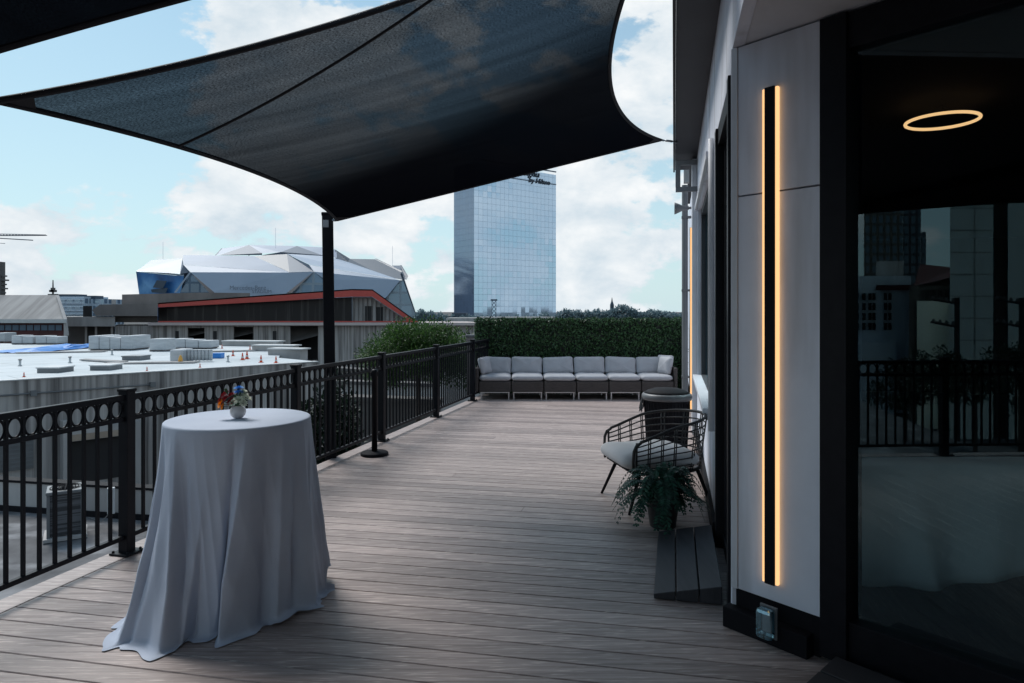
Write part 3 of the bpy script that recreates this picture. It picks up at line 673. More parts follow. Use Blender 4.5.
# ------------------------------------------------------------------ cocktail table, cloth, flowers
TC=Vector((-1.518,3.80,0)); TR=.383; TZ=1.02
ct=thing('cocktail_table',TC,'tall round cocktail table hidden under the grey cloth','table')
m=MB(); m.lathe([(TR-.012,TZ-.03),(TR-.006,TZ-.006),(TR-.02,TZ-.004)],TC,48); m.build('tabletop',M['brown'],ct)
m=MB(); m.lathe([(.04,.03),(.04,TZ-.03)],TC,16); m.build('pole',M['blackmatt'],ct)
m=MB(); m.lathe([(.25,0),(.25,.02),(.05,.035)],TC,32); m.build('foot',M['blackmatt'],ct)
hem=[(0,.455),(7,.47),(25,.48),(50,.55),(62,.54),(90,.50),(130,.50),(165,.50),(195,.52),(212,.555),(224,.62),(230,.66),(235,.63),(241,.57),(246,.585),(252,.575),(264,.50),(278,.46),(290,.455),(300,.43),(313,.40),(327,.405),(340,.43),(350,.445),(360,.455)]
def interp(tab,x):
    x%=360
    for (a,ra),(b,rb) in zip(tab[:-1],tab[1:]):
        if a<=x<=b:
            f=(x-a)/(b-a); f=f*f*(3-2*f); return ra+(rb-ra)*f
# (start angle, end angle, width, amount)  pleats sweep round as they fall
# (top angle, hem angle, width left, width right, amount, where it starts): pleats with one soft and one sharp flank
pleats=[(214,226,9,3.5,.050,0),(240,247,11,3.0,.075,0),(252,252,5,7,-.030,.0),(270,254,8,2.2,.030,.30),(262,262,6,6,-.012,.2),(283,279,10,5,.016,.1),(289,283,5,3,-.050,0),(297,290,2.6,12,.075,0),(313,308,6,6,-.022,0),
        (326,322,4,9,.030,0),(339,336,5,4,-.030,.1),(350,347,7,3,.030,0),(3,3,5,5,-.028,0),(22,24,4,8,.035,0),(38,42,8,6,.03,0),(60,66,7,7,-.03,0),(85,85,8,5,.04,0),(110,110,8,8,-.03,0),(135,135,5,8,.04,0),(158,160,7,7,-.03,0),(176,178,8,4,.045,0),(188,193,6,6,-.035,0),(200,208,8,4,.035,0),(219,233,4,4,-.02,0)]
nu=720; pts=[]
rows=[]
for r in (0.0,.1,.2,.3,.345,.365): rows.append(('t',r))
for k in range(4): rows.append(('r',k/3))
NV=60
for k in range(1,NV+1): rows.append(('d',k/NV))
crs=random.Random(5)
creases=[(crs.uniform(0,360),crs.uniform(.1,.9),crs.uniform(-60,60),crs.uniform(.15,.35)) for _ in range(60)]
for kind,v in rows:
    for i in range(nu):
        th=360*i/nu
        ca,sa=math.cos(R_(th)),math.sin(R_(th))
        if kind=='t': r=v; z=TZ
        elif kind=='r':
            a=v*math.pi/2; r=TR-.012+.012*math.sin(a); z=TZ-.012+.012*math.cos(a)
        else:
            rh=interp(hem,th)-.02-.03*max(0,math.cos(R_(th-268)))**2
            e=v**(1.5+.8*max(0,math.cos(R_(th-220))))
            r=TR+(rh-TR)*e
            tw_=0
            for a0,a1,wl,wr,am,v0 in pleats:
                if v<=v0: continue
                vv=(v-v0)/(1-v0); c_=a0+(a1-a0)*v; d=(th-c_+180)%360-180
                ww=(wl if d<0 else wr)
                e_=math.exp(-abs(d/ww)**1.5)*min(1,vv*1.5)**.9; r+=am*1.2*e_
                if am>.025: tw_+=(1 if wr<wl else -1)*am*1.0/.45*math.exp(-(d/(max(wl,wr)*.7))**2)*min(1,vv*1.4)
            x_=(th+14*v)*.19+1.5*math.sin(th*.06)+.7*math.sin(v*4+th*.03); r+=.016*min(1,v*1.6)*(.5-abs(math.sin(x_)))*(.5+.5*math.sin(th*.05+1)); x_=(th-22*v)*.33+2*math.sin(th*.045+1); r+=.006*min(1,v*2)*(.5-abs(math.sin(x_)))
            r+=.002*v*math.sin(R_(th)*23+2*math.sin(v*3))+.0025*math.sin(v*17+R_(th)*9)*v
            z0=.006
            lift=0
            d=(th-42+180)%360-180
            f_=max(0,min(1,(25-abs(d))/5)); lift=.13*f_*f_*(3-2*f_)
            d2=(th-330+180)%360-180
            if abs(d2)<16: lift=max(lift,.02*(math.cos(d2/16*math.pi/2)))
            z=TZ-.012-(TZ-.012-z0-lift)*min(1,v/.965)
            if v>.955:                         # the end of the cloth lies on the deck
                r+=(v-.955)*.9*(1.15 if lift<.03 else 0)
                z=max(z,z0)+.006*(1-abs((v-.9775)/.0225))*(.5+.5*math.sin(R_(th)*31))
        if kind=='d': ca,sa=math.cos(R_(th)+tw_),math.sin(R_(th)+tw_)
        pts.append(TC+Vector((r*ca,r*sa,z)))
m=MB(); m.grid(pts,nu,len(rows),True)
o=m.build('tablecloth',M['cloth'],smooth=True,origin=TC); tag(o,'grey floor-length cloth falling in pleats over the tall round table on the deck','tablecloth')

fc=at(238,418,3.78); fc.z=TZ+.004
fv=thing('flower_vase',fc,'small round white vase of red, orange, blue and cream flowers on the cocktail table','vase')
m=MB(); m.lathe([(.018,0),(.026,.002),(.038,.016),(.0425,.032),(.040,.050),(.030,.064),(.022,.069),(.021,.066),(.018,.055)],fc,32); m.build('vase',M['ceramic'],fv,smooth=True)
def flower(c,d,mat_,rad,kind):
    m=MB(); d=Vector(d).normalized(); q=d.to_track_quat('Z','Y').to_matrix(); rnd=random.Random(int(c.x*1e5)+int(c.z*1e5))
    rings=4 if kind=='rose' else 3
    for r in range(rings):
        np_=5+r*2
        for i in range(np_):
            a=2*math.pi*(i+.5*r)/np_+rnd.uniform(-.2,.2); tilt=.25+r*.38
            o_=Vector((math.cos(a),math.sin(a),0)); base=c+q@(o_*rad*.12*r)
            tip=q@(o_*math.sin(tilt)+Vector((0,0,math.cos(tilt))))
            m.leaf(base,tip,q@o_.cross(Vector((0,0,1))).cross(o_),rad*(.62+.10*r),rad*.55)
    return m.build('flower',mat_,fv)
top=fc+Vector((0,0,.062)); fl_=[]
def stemto(p): fl_.append(p)
spec=[(-.078,.02,.062,'petal_red',.030),(-.062,-.015,.040,'petal_red',.028),(-.040,.01,.058,'petal_red',.030),(-.028,-.02,.030,'petal_red',.026),(-.092,-.01,.035,'petal_red',.022),
      (-.082,-.03,.018,'petal_orange',.026),(-.070,-.035,.004,'petal_orange',.018),
      (0.0,.01,.098,'petal_blue',.026),(.004,.0,.078,'petal_blue',.024),
      (.028,.0,.064,'petal_white',.028),(.045,.01,.046,'petal_white',.026),(.014,-.025,.040,'petal_white',.026),(-.014,-.03,.026,'petal_white',.024),(.036,-.02,.022,'petal_white',.022),(.022,.02,.082,'petal_white',.020)]
for dx,dy,dz,mm,rad in spec:
    p=top+Vector((dx,dy,dz)); flower(p,Vector((dx,dy-.02,dz*.9+.02)),M[mm],rad,'rose'); stemto(p)
m=MB()
for p in fl_: m.tube([fc+Vector((0,0,.05)),(fc+p)/2+Vector((0,0,.03)),p],.0016,5)
rnd=random.Random(3)
for i in range(46):
    a=rnd.uniform(0,6.28); el=rnd.uniform(.1,1.2); d=Vector((math.cos(a)*math.cos(el),math.sin(a)*math.cos(el)*.7,math.sin(el)))
    m.leaf(top+d*rnd.uniform(.0,.06),d+Vector((0,0,.2)),Vector((0,0,1)),rnd.uniform(.025,.045),.014)
for i in range(8):
    d=Vector((rnd.uniform(-.5,-.3),rnd.uniform(-.2,.2),.8)); m.leaf(top+Vector((-.055,0,.065)),d,Vector((0,1,0)),.04,.012)
m.build('leaves',M['stem'],fv)

# ------------------------------------------------------------------ wicker armchair
ac=Vector((1.27,5.80,0)); fdir=Vector((-.98,-.20,0)).normalized(); ldir=Vector((-fdir.y,fdir.x,0))
def CH(f,l,z): return ac+fdir*f+ldir*l+Vector((0,0,z))
ch=thing('armchair',ac,'round open-weave dark rattan armchair with a pale seat cushion, by the wall','armchair')
def uplan(q,grow=1.0):                       # q 0..1 : left front -> back -> right front
    a=math.pi*(q)
    # straight arms then a round back
    if q<.26: f=.36-(.36-.02)*(q/.26); return f,.345*grow
    if q>.74: f=.36-(.36-.02)*((1-q)/.26); return f,-.345*grow
    b=(q-.26)/.48*math.pi
    return .02-.36*grow*math.sin(b),.345*grow*math.cos(b)
def rimz(q):
    k=min(q,1-q)/.5
    return .565+.175*(math.sin(min(1,k)*math.pi/2))**1.2
rim=[]
f0,l0=uplan(0)
def sidefront(sgn): return [(.385,sgn*.335,.315),(.39,sgn*.342,.42),(.385,sgn*.345,.50),(.365,sgn*.348,.545)]
rim=[CH(*p) for p in sidefront(1)]
NQ=40
for i in range(NQ+1):
    q=i/NQ; f,l=uplan(q,1+.06*math.sin(math.pi*q)); rim.append(CH(f-.03 if q in(0,1) else f,l,rimz(q)))
rim+=[CH(*p) for p in reversed(sidefront(-1))]
m=MB(); m.tube(rim,.0125,10); m.build('top_rim',M['rattan'],ch,smooth=True)
m=MB()
for zf in (.14,.28,.42,.56,.70,.85):
    path=[]
    for i in range(NQ+1):
        q=i/NQ; f,l=uplan(q,.93+.13*math.sin(math.pi*q)*zf+.03*zf); f=min(f,.375); path.append(CH(f,l,.315+(rimz(q)-.315)*zf))
    m.tube(path,.006,6)
# double uprights
for i in range(25):
    q=i/24
    for dq in (-.006,.006):
        qq=min(1,max(0,q+dq)); path=[]
        for zf in (0,.3,.6,1):
            f,l=uplan(qq,.93+.13*math.sin(math.pi*qq)*zf+.03*zf); path.append(CH(min(f,.37),l,.315+(rimz(qq)-.315)*zf))
        if i%2==0: m.tube(path,.005,6)
m.build('woven_back',M['rattan'],ch,smooth=True)
m=MB(); base=[CH(*(min(uplan(i/NQ,.93)[0],.38),uplan(i/NQ,.93)[1],.315)) for i in range(NQ+1)]
m.tube(base,.014,8,True)
for k in range(9): l=-.30+.075*k; m.tube([CH(.38,l,.315),CH(-.28+abs(l)*.5,l,.315)],.007,6)
m.build('seat_frame',M['blackmatt'],ch,smooth=True)
for sf,sl_ in ((1,1),(1,-1),(-1,1),(-1,-1)):
    m=MB(); m.tube([CH(.30*sf if sf>0 else -.20,.26*sl_,.31),CH(.42 if sf>0 else -.30,.33*sl_,0)],[.017,.011],10); m.build('leg',M['blackmatt'],ch,smooth=True)
def cushion(c,ax,ay,az,sx_,sy_,sz_,puff=1.0,n=14,p=4.5,crown=.25,seed=0):
    """soft rectangular cushion: superellipsoid with a crowned face"""
    m=MB(); pts=[]; rnd=random.Random(seed)
    nu_=40; nv_=20; ph=rnd.uniform(0,6)
    for j in range(nv_+1):
        v=-math.pi/2+math.pi*j/nv_
        for i in range(nu_):
            u=2*math.pi*i/nu_
            sg=lambda x,e: math.copysign(abs(x)**e,x)
            cv=abs(math.cos(v))**.32
            x=sg(math.cos(u),.26)*cv; y=sg(math.sin(u),.26)*cv; z=sg(math.sin(v),.8)
            th=1-(1-crown)*0-.45*crown*(max(abs(x),abs(y))**3)
            zz=z*th+(.06*math.sin(x*5+ph)*math.cos(y*4+ph)+.03*math.sin(x*11+y*7+ph*3))*abs(z)
            k=1-.05*(1-abs(y)**2)*(abs(x)>.6) 
            pts.append(c+ax*(x*sx_/2*(1-.04*(1-y*y)))+ay*(y*sy_/2*(1-.04*(1-x*x)))+az*(zz*sz_/2))
    m.grid(pts,nu_,nv_+1,True); return m
m=cushion(CH(.12,0,.405),fdir,ldir,Vector((0,0,1)),.70,.63,.165,crown=.5,seed=2); m.build('seat_cushion',M['chaircush'],ch,smooth=True)

# ------------------------------------------------------------------ fern in pot
fp=Vector((1.13,5.12,0)); fe=thing('potted_fern',fp,'drooping dark green fern in a dark pot between the armchair and the plank ramp','plant')
m=MB(); m.lathe([(.09,0),(.095,.004),(.125,.21),(.132,.222),(.132,.242),(.122,.244),(.116,.222),(.02,.215)],fp,32); m.build('pot',M['pot'],fe,smooth=True)
m=MB(); rnd=random.Random(11)
for k in range(95):
    a=rnd.uniform(0,2*math.pi); reach=rnd.uniform(.15,.40); rise=rnd.uniform(.02,.19); drop=rnd.uniform(.0,.22)
    h=Vector((math.cos(a),math.sin(a),0)); side=Vector((-h.y,h.x,0))
    if h.x>.3: reach*=.8
    pr=[]
    for i in range(19):
        q=i/18; x=reach*(q**.85); z=.235+rise*math.sin(q*math.pi*.9)*1.25-drop*q**2.2
        pr.append(fp+h*(.02+x)+side*.03*math.sin(q*2+k)+Vector((0,0,max(z,.03))))
    m.tube(pr,[.0022*(1-.7*i/18) for i in range(19)],4)
    for i in range(2,19):
        q=i/18; L=.052*(math.sin(q*math.pi*.93)**.6)+.006; d=(pr[min(i+1,18)]-pr[i-1]).normalized()
        up=side.cross(d).normalized() if abs(side.dot(d))<.99 else Vector((0,0,1))
        for sg in (-1,1): m.leaf(pr[i],side*sg+d*.45+Vector((0,0,-.25)),up,L*.95,.019)
m.build('fronds',M['fern'],fe)

# ------------------------------------------------------------------ bin
bc=Vector((1.665,7.35,0)); bn=thing('trash_bin',bc,'dark round bin with a painted-sheen lid rim and a liner hanging out, behind the armchair','bin')
m=MB(); m.lathe([(.20,0),(.205,.01),(.235,.62),(.24,.66)],bc,40)
for k in range(40):
    a=2*math.pi*k/40; p0=bc+Vector((math.cos(a)*.203,math.sin(a)*.203,.02)); p1=bc+Vector((math.cos(a)*.237,math.sin(a)*.237,.64)); m.tube([p0,p1],.007,5)
m.build('body',M['blackmatt'],bn)
m=MB(); m.lathe([(.238,.66),(.262,.662),(.268,.69),(.262,.715),(.245,.73)],bc,40); m.build('rim',M['rim'],bn,smooth=True)  # light reflected off the lid is put into this grey rim colour
m=MB(); m.lathe([(.244,.728),(.21,.752),(.14,.775),(.05,.785),(.01,.786)],bc,40); m.build('lid',M['blackmatt'],bn,smooth=True)
m=MB(); pts=[]; nn=26
for j in range(9):
    for i in range(nn):
        a=math.pi*.62+1.25*i/(nn-1); v=j/8; r=.262+.02*math.sin(i*1.9)*v+.018*v; pts.append(bc+Vector((math.cos(a)*r,math.sin(a)*r,.70-.19*v*(.75+.25*math.sin(i*1.3)))))
m.grid(pts,nn,9); m.build('liner',M['bag'],bn,smooth=True)

# ------------------------------------------------------------------ sectional sofa
SX=-.60; SW=.587; SY=12.30
sf=thing('sectional_sofa',(1.16,12.7,0),'long grey wicker sectional sofa of six seats in front of the green hedge wall','sofa')
X_,Y_,Z_=Vector((1,0,0)),Vector((0,1,0)),Vector((0,0,1))
def leg(x,y):
    m=MB(); m.box((x,y,.07),(.022,.022,.14),b=.002); return m
for k in range(6):
    x0=SX+SW*k; xc=x0+SW/2
    m=MB(); m.box((xc,SY+.36,.235),(SW-.012,.70,.19),b=.012); m.build('seat_base',M['wicker'],sf)
    m=MB(); m.box((xc,SY+.735,.37),(SW-.012,.05,.46),b=.012); m.build('back_frame',M['wicker'],sf)
    cushion(Vector((xc,SY+.35,.385)),X_,Y_,Z_,SW+.004,.70,.125,crown=.16,seed=k).build('seat_cushion',M['cush'],sf,smooth=True)
    tl=Matrix.Rotation(R_(-17+4*math.sin(k*2.3)),3,'X')@Matrix.Rotation(R_(2.5*math.sin(k*1.7+1)),3,'Y')
    cushion(Vector((xc+.004*math.sin(k*5),SY+.60,.575+.008*math.sin(k*3.1))),tl@X_,tl@Z_,tl@(-Y_),SW+.008,.335,.17,crown=.7,seed=k+20).build('back_cushion',M['cush'],sf,smooth=True)
    for x in (x0+.045,x0+SW-.045):
        for y in (SY+.03,SY+.68):
            leg(x,y).build('leg',M['silver'],sf)
    m=MB(); m.box((xc,SY+.022,.132),(SW-.06,.018,.016)); m.build('front_rail',M['silver'],sf)
for x,nm in ((SX-.035,0),(SX+6*SW+.035,1)):
    m=MB(); m.box((x,SY+.38,.36),(.055,.74,.44),b=.014); m.build('arm',M['wicker'],sf)
def pillow(c,rz,tiltx,s,label,seed):
    Mx=Matrix.Rotation(rz,3,'Z')@Matrix.Rotation(tiltx,3,'X')
    o=cushion(c,Mx@X_,Mx@Z_,Mx@(-Y_),s,s*.86,.14,crown=1.0,seed=seed).build('throw_pillow',M['cush'],smooth=True); tag(o,label,'pillow','loose pillows on the sofa')
pillow(Vector((SX+.10,SY+.30,.60)),R_(62),R_(-14),.36,'grey pillow propped against the left arm of the sofa',51)
pillow(Vector((SX+6*SW-.10,SY+.28,.60)),R_(-66),R_(-12),.38,'grey pillow propped against the right arm of the sofa',52)
pillow(Vector((SX+6*SW-.06,SY+.50,.625)),R_(-50),R_(-14),.36,'grey pillow at the right end of the sofa, behind another pillow',53)

# ------------------------------------------------------------------ hedge wall
hg=thing('hedge_wall',(1.3,13.3,0),'tall panel of dark green artificial leaves standing behind the sofa','hedge')
HX0,HX1,HZ=-.68,3.38,1.455
m=MB(); m.box(((HX0+HX1)/2,13.36,HZ/2-.02),(HX1-HX0,.14,HZ-.06)); m.build('backing',M['hedgeback'],hg)
m=MB(); rnd=random.Random(21)
def hleaf(p,n,sz):
    d=Vector((rnd.gauss(0,.8),rnd.gauss(0,.5),rnd.gauss(.0,.8)))+n*.35; up=n+Vector((rnd.gauss(0,.5),rnd.gauss(0,.5),rnd.gauss(0,.5)+.3))
    m.leaf(p,d,up,sz*rnd.uniform(.7,1.3),sz*.55)
for i in range(15000):
    x=rnd.uniform(HX0,HX1); z=rnd.uniform(.0,HZ); bump=.03*math.sin(x*9+z*4)*math.sin(z*11-x*3)
    hleaf(Vector((x,13.285-rnd.random()*.07+bump,z)),Vector((0,-1,0)),.055)
for i in range(2600):
    x=rnd.uniform(HX0,HX1); hleaf(Vector((x,13.25+rnd.uniform(0,.2),HZ-.03+.012*math.sin(x*13)*math.sin(x*5.1)+rnd.uniform(-.015,.01))),Vector((0,0,1)),.05)
for i in range(700):
    hleaf(Vector((HX0-.01+rnd.uniform(-.02,.02),13.22+rnd.uniform(0,.2),rnd.uniform(0,HZ))),Vector((-1,0,0)),.05)
m.build('foliage',M['hedgeleaf'],hg)
gp=thing('gate_pier',(-.80,13.1,0),'narrow brown brick pier with a pale cap at the left end of the hedge','pier')
m=MB(); m.box((-.80,13.05,.55),(.14,.14,1.10),b=.005); m.build('shaft',M['brown'],gp)
m=MB(); m.box((-.80,13.05,1.125),(.17,.17,.046),b=.008); m.build('cap',M['rim'],gp)

# ------------------------------------------------------------------ plants beyond the railing
def crown(m,c,rx,ry,rz,n,sz,seed,clumps=26,flat=.0):
    rnd=random.Random(seed); cl=[]
    for i in range(clumps):
        a=rnd.uniform(0,6.283); e=math.asin(rnd.uniform(-.55,1)); k=rnd.uniform(.55,.95)
        cl.append((Vector((math.cos(a)*math.cos(e)*rx*k,math.sin(a)*math.cos(e)*ry*k,math.sin(e)*rz*k)),rnd.uniform(.22,.40)))
    for i in range(n):
        q,s=cl[rnd.randrange(clumps)]
        d=Vector((rnd.gauss(0,1),rnd.gauss(0,1),rnd.gauss(0,1))).normalized(); rr=s*rnd.random()**.4
        p=c+q+Vector((d.x*rx*rr,d.y*ry*rr,d.z*rz*rr*1.1))
        dd=d+Vector((rnd.gauss(0,.5),rnd.gauss(0,.5),rnd.gauss(.1,.5)))
        m.leaf(p,dd,Vector((rnd.gauss(0,.5),rnd.gauss(0,.5),1)),sz*rnd.uniform(.6,1.4),sz*.5)
    return cl
def tree(name,base,c,rx,ry,rz,n,sz,seed,mat_,label,cat='tree',clumps=26,group=None,tr=.12):
    root=thing(name,base,label,cat,group)
    m=MB(); cl=crown(m,c,rx,ry,rz,n,sz,seed,clumps); m.build('crown',mat_,root)
    m=MB(); b=Vector(base); top=c+Vector((0,0,-rz*.2)); m.tube([b,(b+top)/2+Vector((.04*rx,0,0)),top],[tr,tr*.75,tr*.5],8)
    for q,s in cl[:9]: m.tube([top-Vector((0,0,rz*.25)),c+q*.5+Vector((0,0,-rz*.1)),c+q*.95],[tr*.42,tr*.25,tr*.1],6)
    m.build('trunk',M['bark'],root,smooth=True)
    return root
tree('round_tree',(-2.60,18.4,-12),Vector((-2.53,18.4,.31)),1.46,1.3,.95,32000,.078,4,M['bushleaf'],'round bright green treetop just beyond the far part of the railing',clumps=130)
tree('dark_shrub',(-2.42,9.0,-2.6),Vector((-2.42,9.0,-.55)),.42,.42,1.22,9000,.07,8,M['ivyleaf'],'dark ivy-green shrub pressed against the outside of the railing near the sail post','shrub',clumps=40,tr=.04)

# ------------------------------------------------------------------ ground and near roofs
m=MB(); gz=-12
m.face([(-3000,-3000,gz),(3000,-3000,gz),(3000,4500,gz),(-3000,4500,gz)]); tag(m.build('ground',M['asphalt'],origin=(0,0,gz)),kind='structure')
m=MB(); e=RP(-6,-.13,-2.6); f=RP(12.9,-.13,-2.6)
m.prism([Vector((-30,19.5,-2.6)),Vector((-30,-6,-2.6)),e,f,Vector((-3.2,13.6,-2.6))],(0,0,-.3)); tag(m.build('lower_roof',M['gravel'],origin=(0,0,-2.6)),kind='structure')
# deck-side fascia below the deck
m=MB(); pa,pb=RP(-5.6,-.115,-2.6),RP(13.5,-.115,-2.6); m.prism([pa,pb,pb+Vector((0,0,2.56)),pa+Vector((0,0,2.56))],Vector((.06,-.015,0))); tag(m.build('deck_fascia',M['soffit']),kind='structure')
# low white parapet across the lower roof
pw=thing('parapet_wall',(-9,15,-2.6),'low pale parapet wall crossing the gravel roof below the railing','wall')
A_=Vector((-30,18.2,-2.6)); B_=Vector((-3.4,12.95,-2.6)); dd=(B_-A_).normalized(); nn_=Vector((-dd.y,dd.x,0))
m=MB(); m.prism([A_,B_,B_+nn_*.2,A_+nn_*.2],(0,0,.60)); m.build('wall',M['conc2'],pw)
m=MB(); m.prism([A_-nn_*.03+Vector((0,0,.602)),B_-nn_*.03+Vector((0,0,.602)),B_+nn_*.23+Vector((0,0,.602)),A_+nn_*.23+Vector((0,0,.602))],(0,0,.05)); m.build('coping',M['blackmatt'],pw)
m=MB(); m.prism([A_-nn_*.05,B_-nn_*.05,B_-nn_*.003,A_-nn_*.003],(0,0,.11)); m.build('base_flashing',M['blackmatt'],pw)
# air conditioner
ao=Vector((-8.33,12.75,-2.596)); au=thing('condenser_unit',ao,'square grey air-conditioning condenser on the gravel roof, seen between the balusters','air conditioner')
az=R_(32)
m=MB(); m.box(ao+Vector((0,0,.04)),(.68,.68,.06),az); m.build('pad',M['conc2'],au)
m=MB(); m.box(ao+Vector((0,0,.47)),(.52,.52,.76),az); m.build('coil',M['acgrille'],au)
m=MB(); Rz=Matrix.Rotation(az,3,'Z')
for a in (-1,1):
    for b in (-1,1): m.box(ao+Rz@Vector((a*.262,b*.262,.48)),(.05,.05,.82),az)
m.box(ao+Vector((0,0,.875)),(.60,.60,.06),az,b=.01); m.build('casing',M['acgrey'],au)
m=MB()
for r in (.06,.11,.16,.21,.25): m.tube([ao+Vector((math.cos(a)*r,math.sin(a)*r,.918)) for a in [2*math.pi*i/24 for i in range(24)]],.007,5,True)
for k in range(6): a=k*math.pi/3; m.tube([ao+Vector((0,0,.922)),ao+Vector((math.cos(a)*.26,math.sin(a)*.26,.922))],.006,5)
m.build('fan_grille',M['blackmatt'],au)
eb=thing('electrical_box',(-7.4,13.1,-2.6),'small pale disconnect box on a stand beside the condenser','box')
m=MB(); m.box((-7.72,13.15,-2.05),(.13,.10,.50),az,b=.008); m.build('case',M['white'],eb)
m=MB(); m.tube([(-7.72,13.15,-2.6),(-7.72,13.15,-2.30)],.02,8); m.tube([(-7.72,13.10,-2.28),(-7.82,13.0,-2.42),(-8.0,12.9,-2.3)],.012,6); m.build('conduit',M['acgrey'],eb)
# ------------------------------------------------------------------ neighbouring garage with white membrane roof
RZ=-.94
def rf(px,py): return at(px,py,(EYE-RZ)*F/(py-HOR))
ga=thing('concrete_garage',rf(150,372),'streaked concrete garage block with a white membrane roof, left beyond the railing','building')
g0=rf(-260,397); g1=rf(318,361.6)
gd=(g1-g0).normalized(); gn=Vector((-gd.y,gd.x,0))
m=MB(); m.prism([g0+Vector((0,0,-.02)),g1+Vector((0,0,-.02)),g1+Vector((0,0,-11)),g0+Vector((0,0,-11))],gn*.35)
m.prism([g1+Vector((0,0,-.06)),g1+gn*9,g1+gn*9+Vector((0,0,-11)),g1+Vector((0,0,-11))],-gd*.3)
gw=m.build('wall',M['conc'],ga)
far=[rf(300,345.5),rf(-260,341)]
m=MB(); m.prism([g0+gn*.36+Vector((0,0,.0)),g1+gn*.36,g1+gn*4,at(285,346,(EYE-RZ)*F/36),far[1]],(0,0,-.4)); m.build('roof',M['whiteroof'],ga)
m=MB(); m.prism([g0+gn*-.04+Vector((0,0,-.017)),g1+gn*-.04+Vector((0,0,-.017)),g1+gn*.35+Vector((0,0,-.017)),g0+gn*.35+Vector((0,0,-.017))],(0,0,.04)); m.build('coping',M['white'],ga)
# opening with lintel, louvre and conduit on the wall face
def gpt(px,py,off=0):                         # point on the garage wall face
    dx=(px-512)/F; q=(g0.x-dx*g0.y)/(dx*gd.y-gd.x); P=g0+gd*q; return Vector((P.x,P.y,EYE-(py-HOR)/F*P.y))-gn*off
def gquad(m,px0,px1,py0,py1,off,th):
    a,b=gpt(px0,py0),gpt(px1,py0); z0=gpt((px0+px1)/2,py1).z; z1=gpt((px0+px1)/2,py0).z
    a.z=b.z=z0; m.prism([a-gn*off,b-gn*off,Vector((b.x,b.y,z1))-gn*off,Vector((a.x,a.y,z1))-gn*off],-gn*th)
m=MB(); gquad(m,67,131,437,480,.003,.02); o=m.build('dark_bay',M['void'],ga)
m=MB(); gquad(m,60,67,420,486,.003,.45); gquad(m,131,138,420,486,.003,.45); gquad(m,67.2,130.8,424,436.5,.003,.45); m.build('bay_surround',M['conc2'],ga)
m=MB(); gquad(m,67.5,130.5,430,436,.456,.03); m.build('bay_lintel',pm('rusty_lintel',(.42,.34,.27),(.30,.24,.19),scale=2,rough=.8),ga)
m=MB(); gquad(m,-30,33,440,472,.003,.10)
for k in range(7): gquad(m,-29,32,442+k*4.3,443.4+k*4.3,.104,.03)
m.build('louvre',M['acgrey'],ga)
m=MB(); a=gpt(-60,400,.06); b=gpt(150,386,.06); b.z=a.z; m.tube([a,b],.03,6)
for px in (33,152): q=gpt(px,391,.08); q.z=a.z; m.box(q,(.2,.15,.2),.8)
m.build('conduit',M['acgrey'],ga)
# stepped ledges at the right edge of the roof
for i,(pa,pb,py) in enumerate(((222,277,346),(252,292,351),(268,300,355))):
    m=MB(); A_=rf(pa,py); B_=rf(pb,py+.6); d=(B_-A_).normalized(); nn_=Vector((-d.y,d.x,0))
    A_.z=B_.z=RZ-.3; m.prism([A_,B_,B_+nn_*.8,A_+nn_*.8],(0,0,.62)); m.build('roof_kerb',M['conc2'],ga)
    m=MB(); A_.z=B_.z=RZ+.325; m.prism([A_-nn_*.1,B_-nn_*.1+d*.15,B_+nn_*.9+d*.15,A_+nn_*.9],(0,0,.07)); m.build('kerb_cap',M['white'],ga)
# things on the white roof
def onroof(px,py): q=rf(px,py); q.z=RZ+.003; return q
def pallet(px0,px1,pyt,pyb,label,rows=1,nb=3,mat_=None,depth=1.3):
    c=onroof((px0+px1)/2,pyb); s=c.y/F; wdt=(px1-px0)*s; h=(pyb-pyt)*s; root=thing('goods_pallet',c,label,'pallet','wrapped roofing goods on the white roof')
    m=MB(); m.box(c+Vector((0,depth/2,.06)),(wdt,depth,.02)); 
    for k in (-1,0,1): m.box(c+Vector((k*wdt*.42,depth/2,.03)),(.12,depth,.055))
    m.build('pallet',M['brown'],root)
    bw=wdt/nb
    for k in range(nb):
        m=MB(); hh=h-.07-(.12*((k*7)%3)/2 if nb>1 else 0); m.box(c+Vector((-wdt/2+bw*(k+.5),depth/2,.075+hh/2)),(bw-.03,depth-.04,hh),b=.025); m.build('bale',mat_ or M['wrap'],root,smooth=False)
    return root
pallet(-6,5,333,342.5,'white wrapped pallet cut by the left edge of the picture',nb=1)
pallet(11,32.5,335.5,344.5,'low white pallet load second from the left edge, before the sloped concrete building',nb=2)
pallet(35,57,336,344.5,'white pallet load just right of the second one, behind the smaller blue tarp',nb=2)
pallet(88,131,336,350.5,'largest cluster of white wrapped bales in the middle of the white roof',nb=4,depth=2.4)
pallet(149,166,339,351.5,'white wrapped block standing alone between the large bale cluster and the wavy rolls',nb=1)
pallet(172,211,339,349,'long white load at the back, behind the wavy white rolls',nb=3)
c=onroof(188,362.3); rr=thing('roll_pallet',c,'pallet of wavy white rolls beside the amber drum','pallet','wrapped roofing goods on the white roof')
s=c.y/F
m=MB(); m.box(c+Vector((-12*s,.6,6.4*s)),(13*s,1.2,12.4*s),b=.05); m.build('carton',M['wrap'],rr)
m=MB()
for k in range(7):
    x=(-4+k*3.7)*s; m.lathe([(.02,0),(1.9*s,.02),(1.9*s,10.5*s),(1.6*s,10.9*s),(.1,11*s)],c+Vector((x,.5,.04)),10)
m.build('roll',M['wrap'],rr,smooth=True)
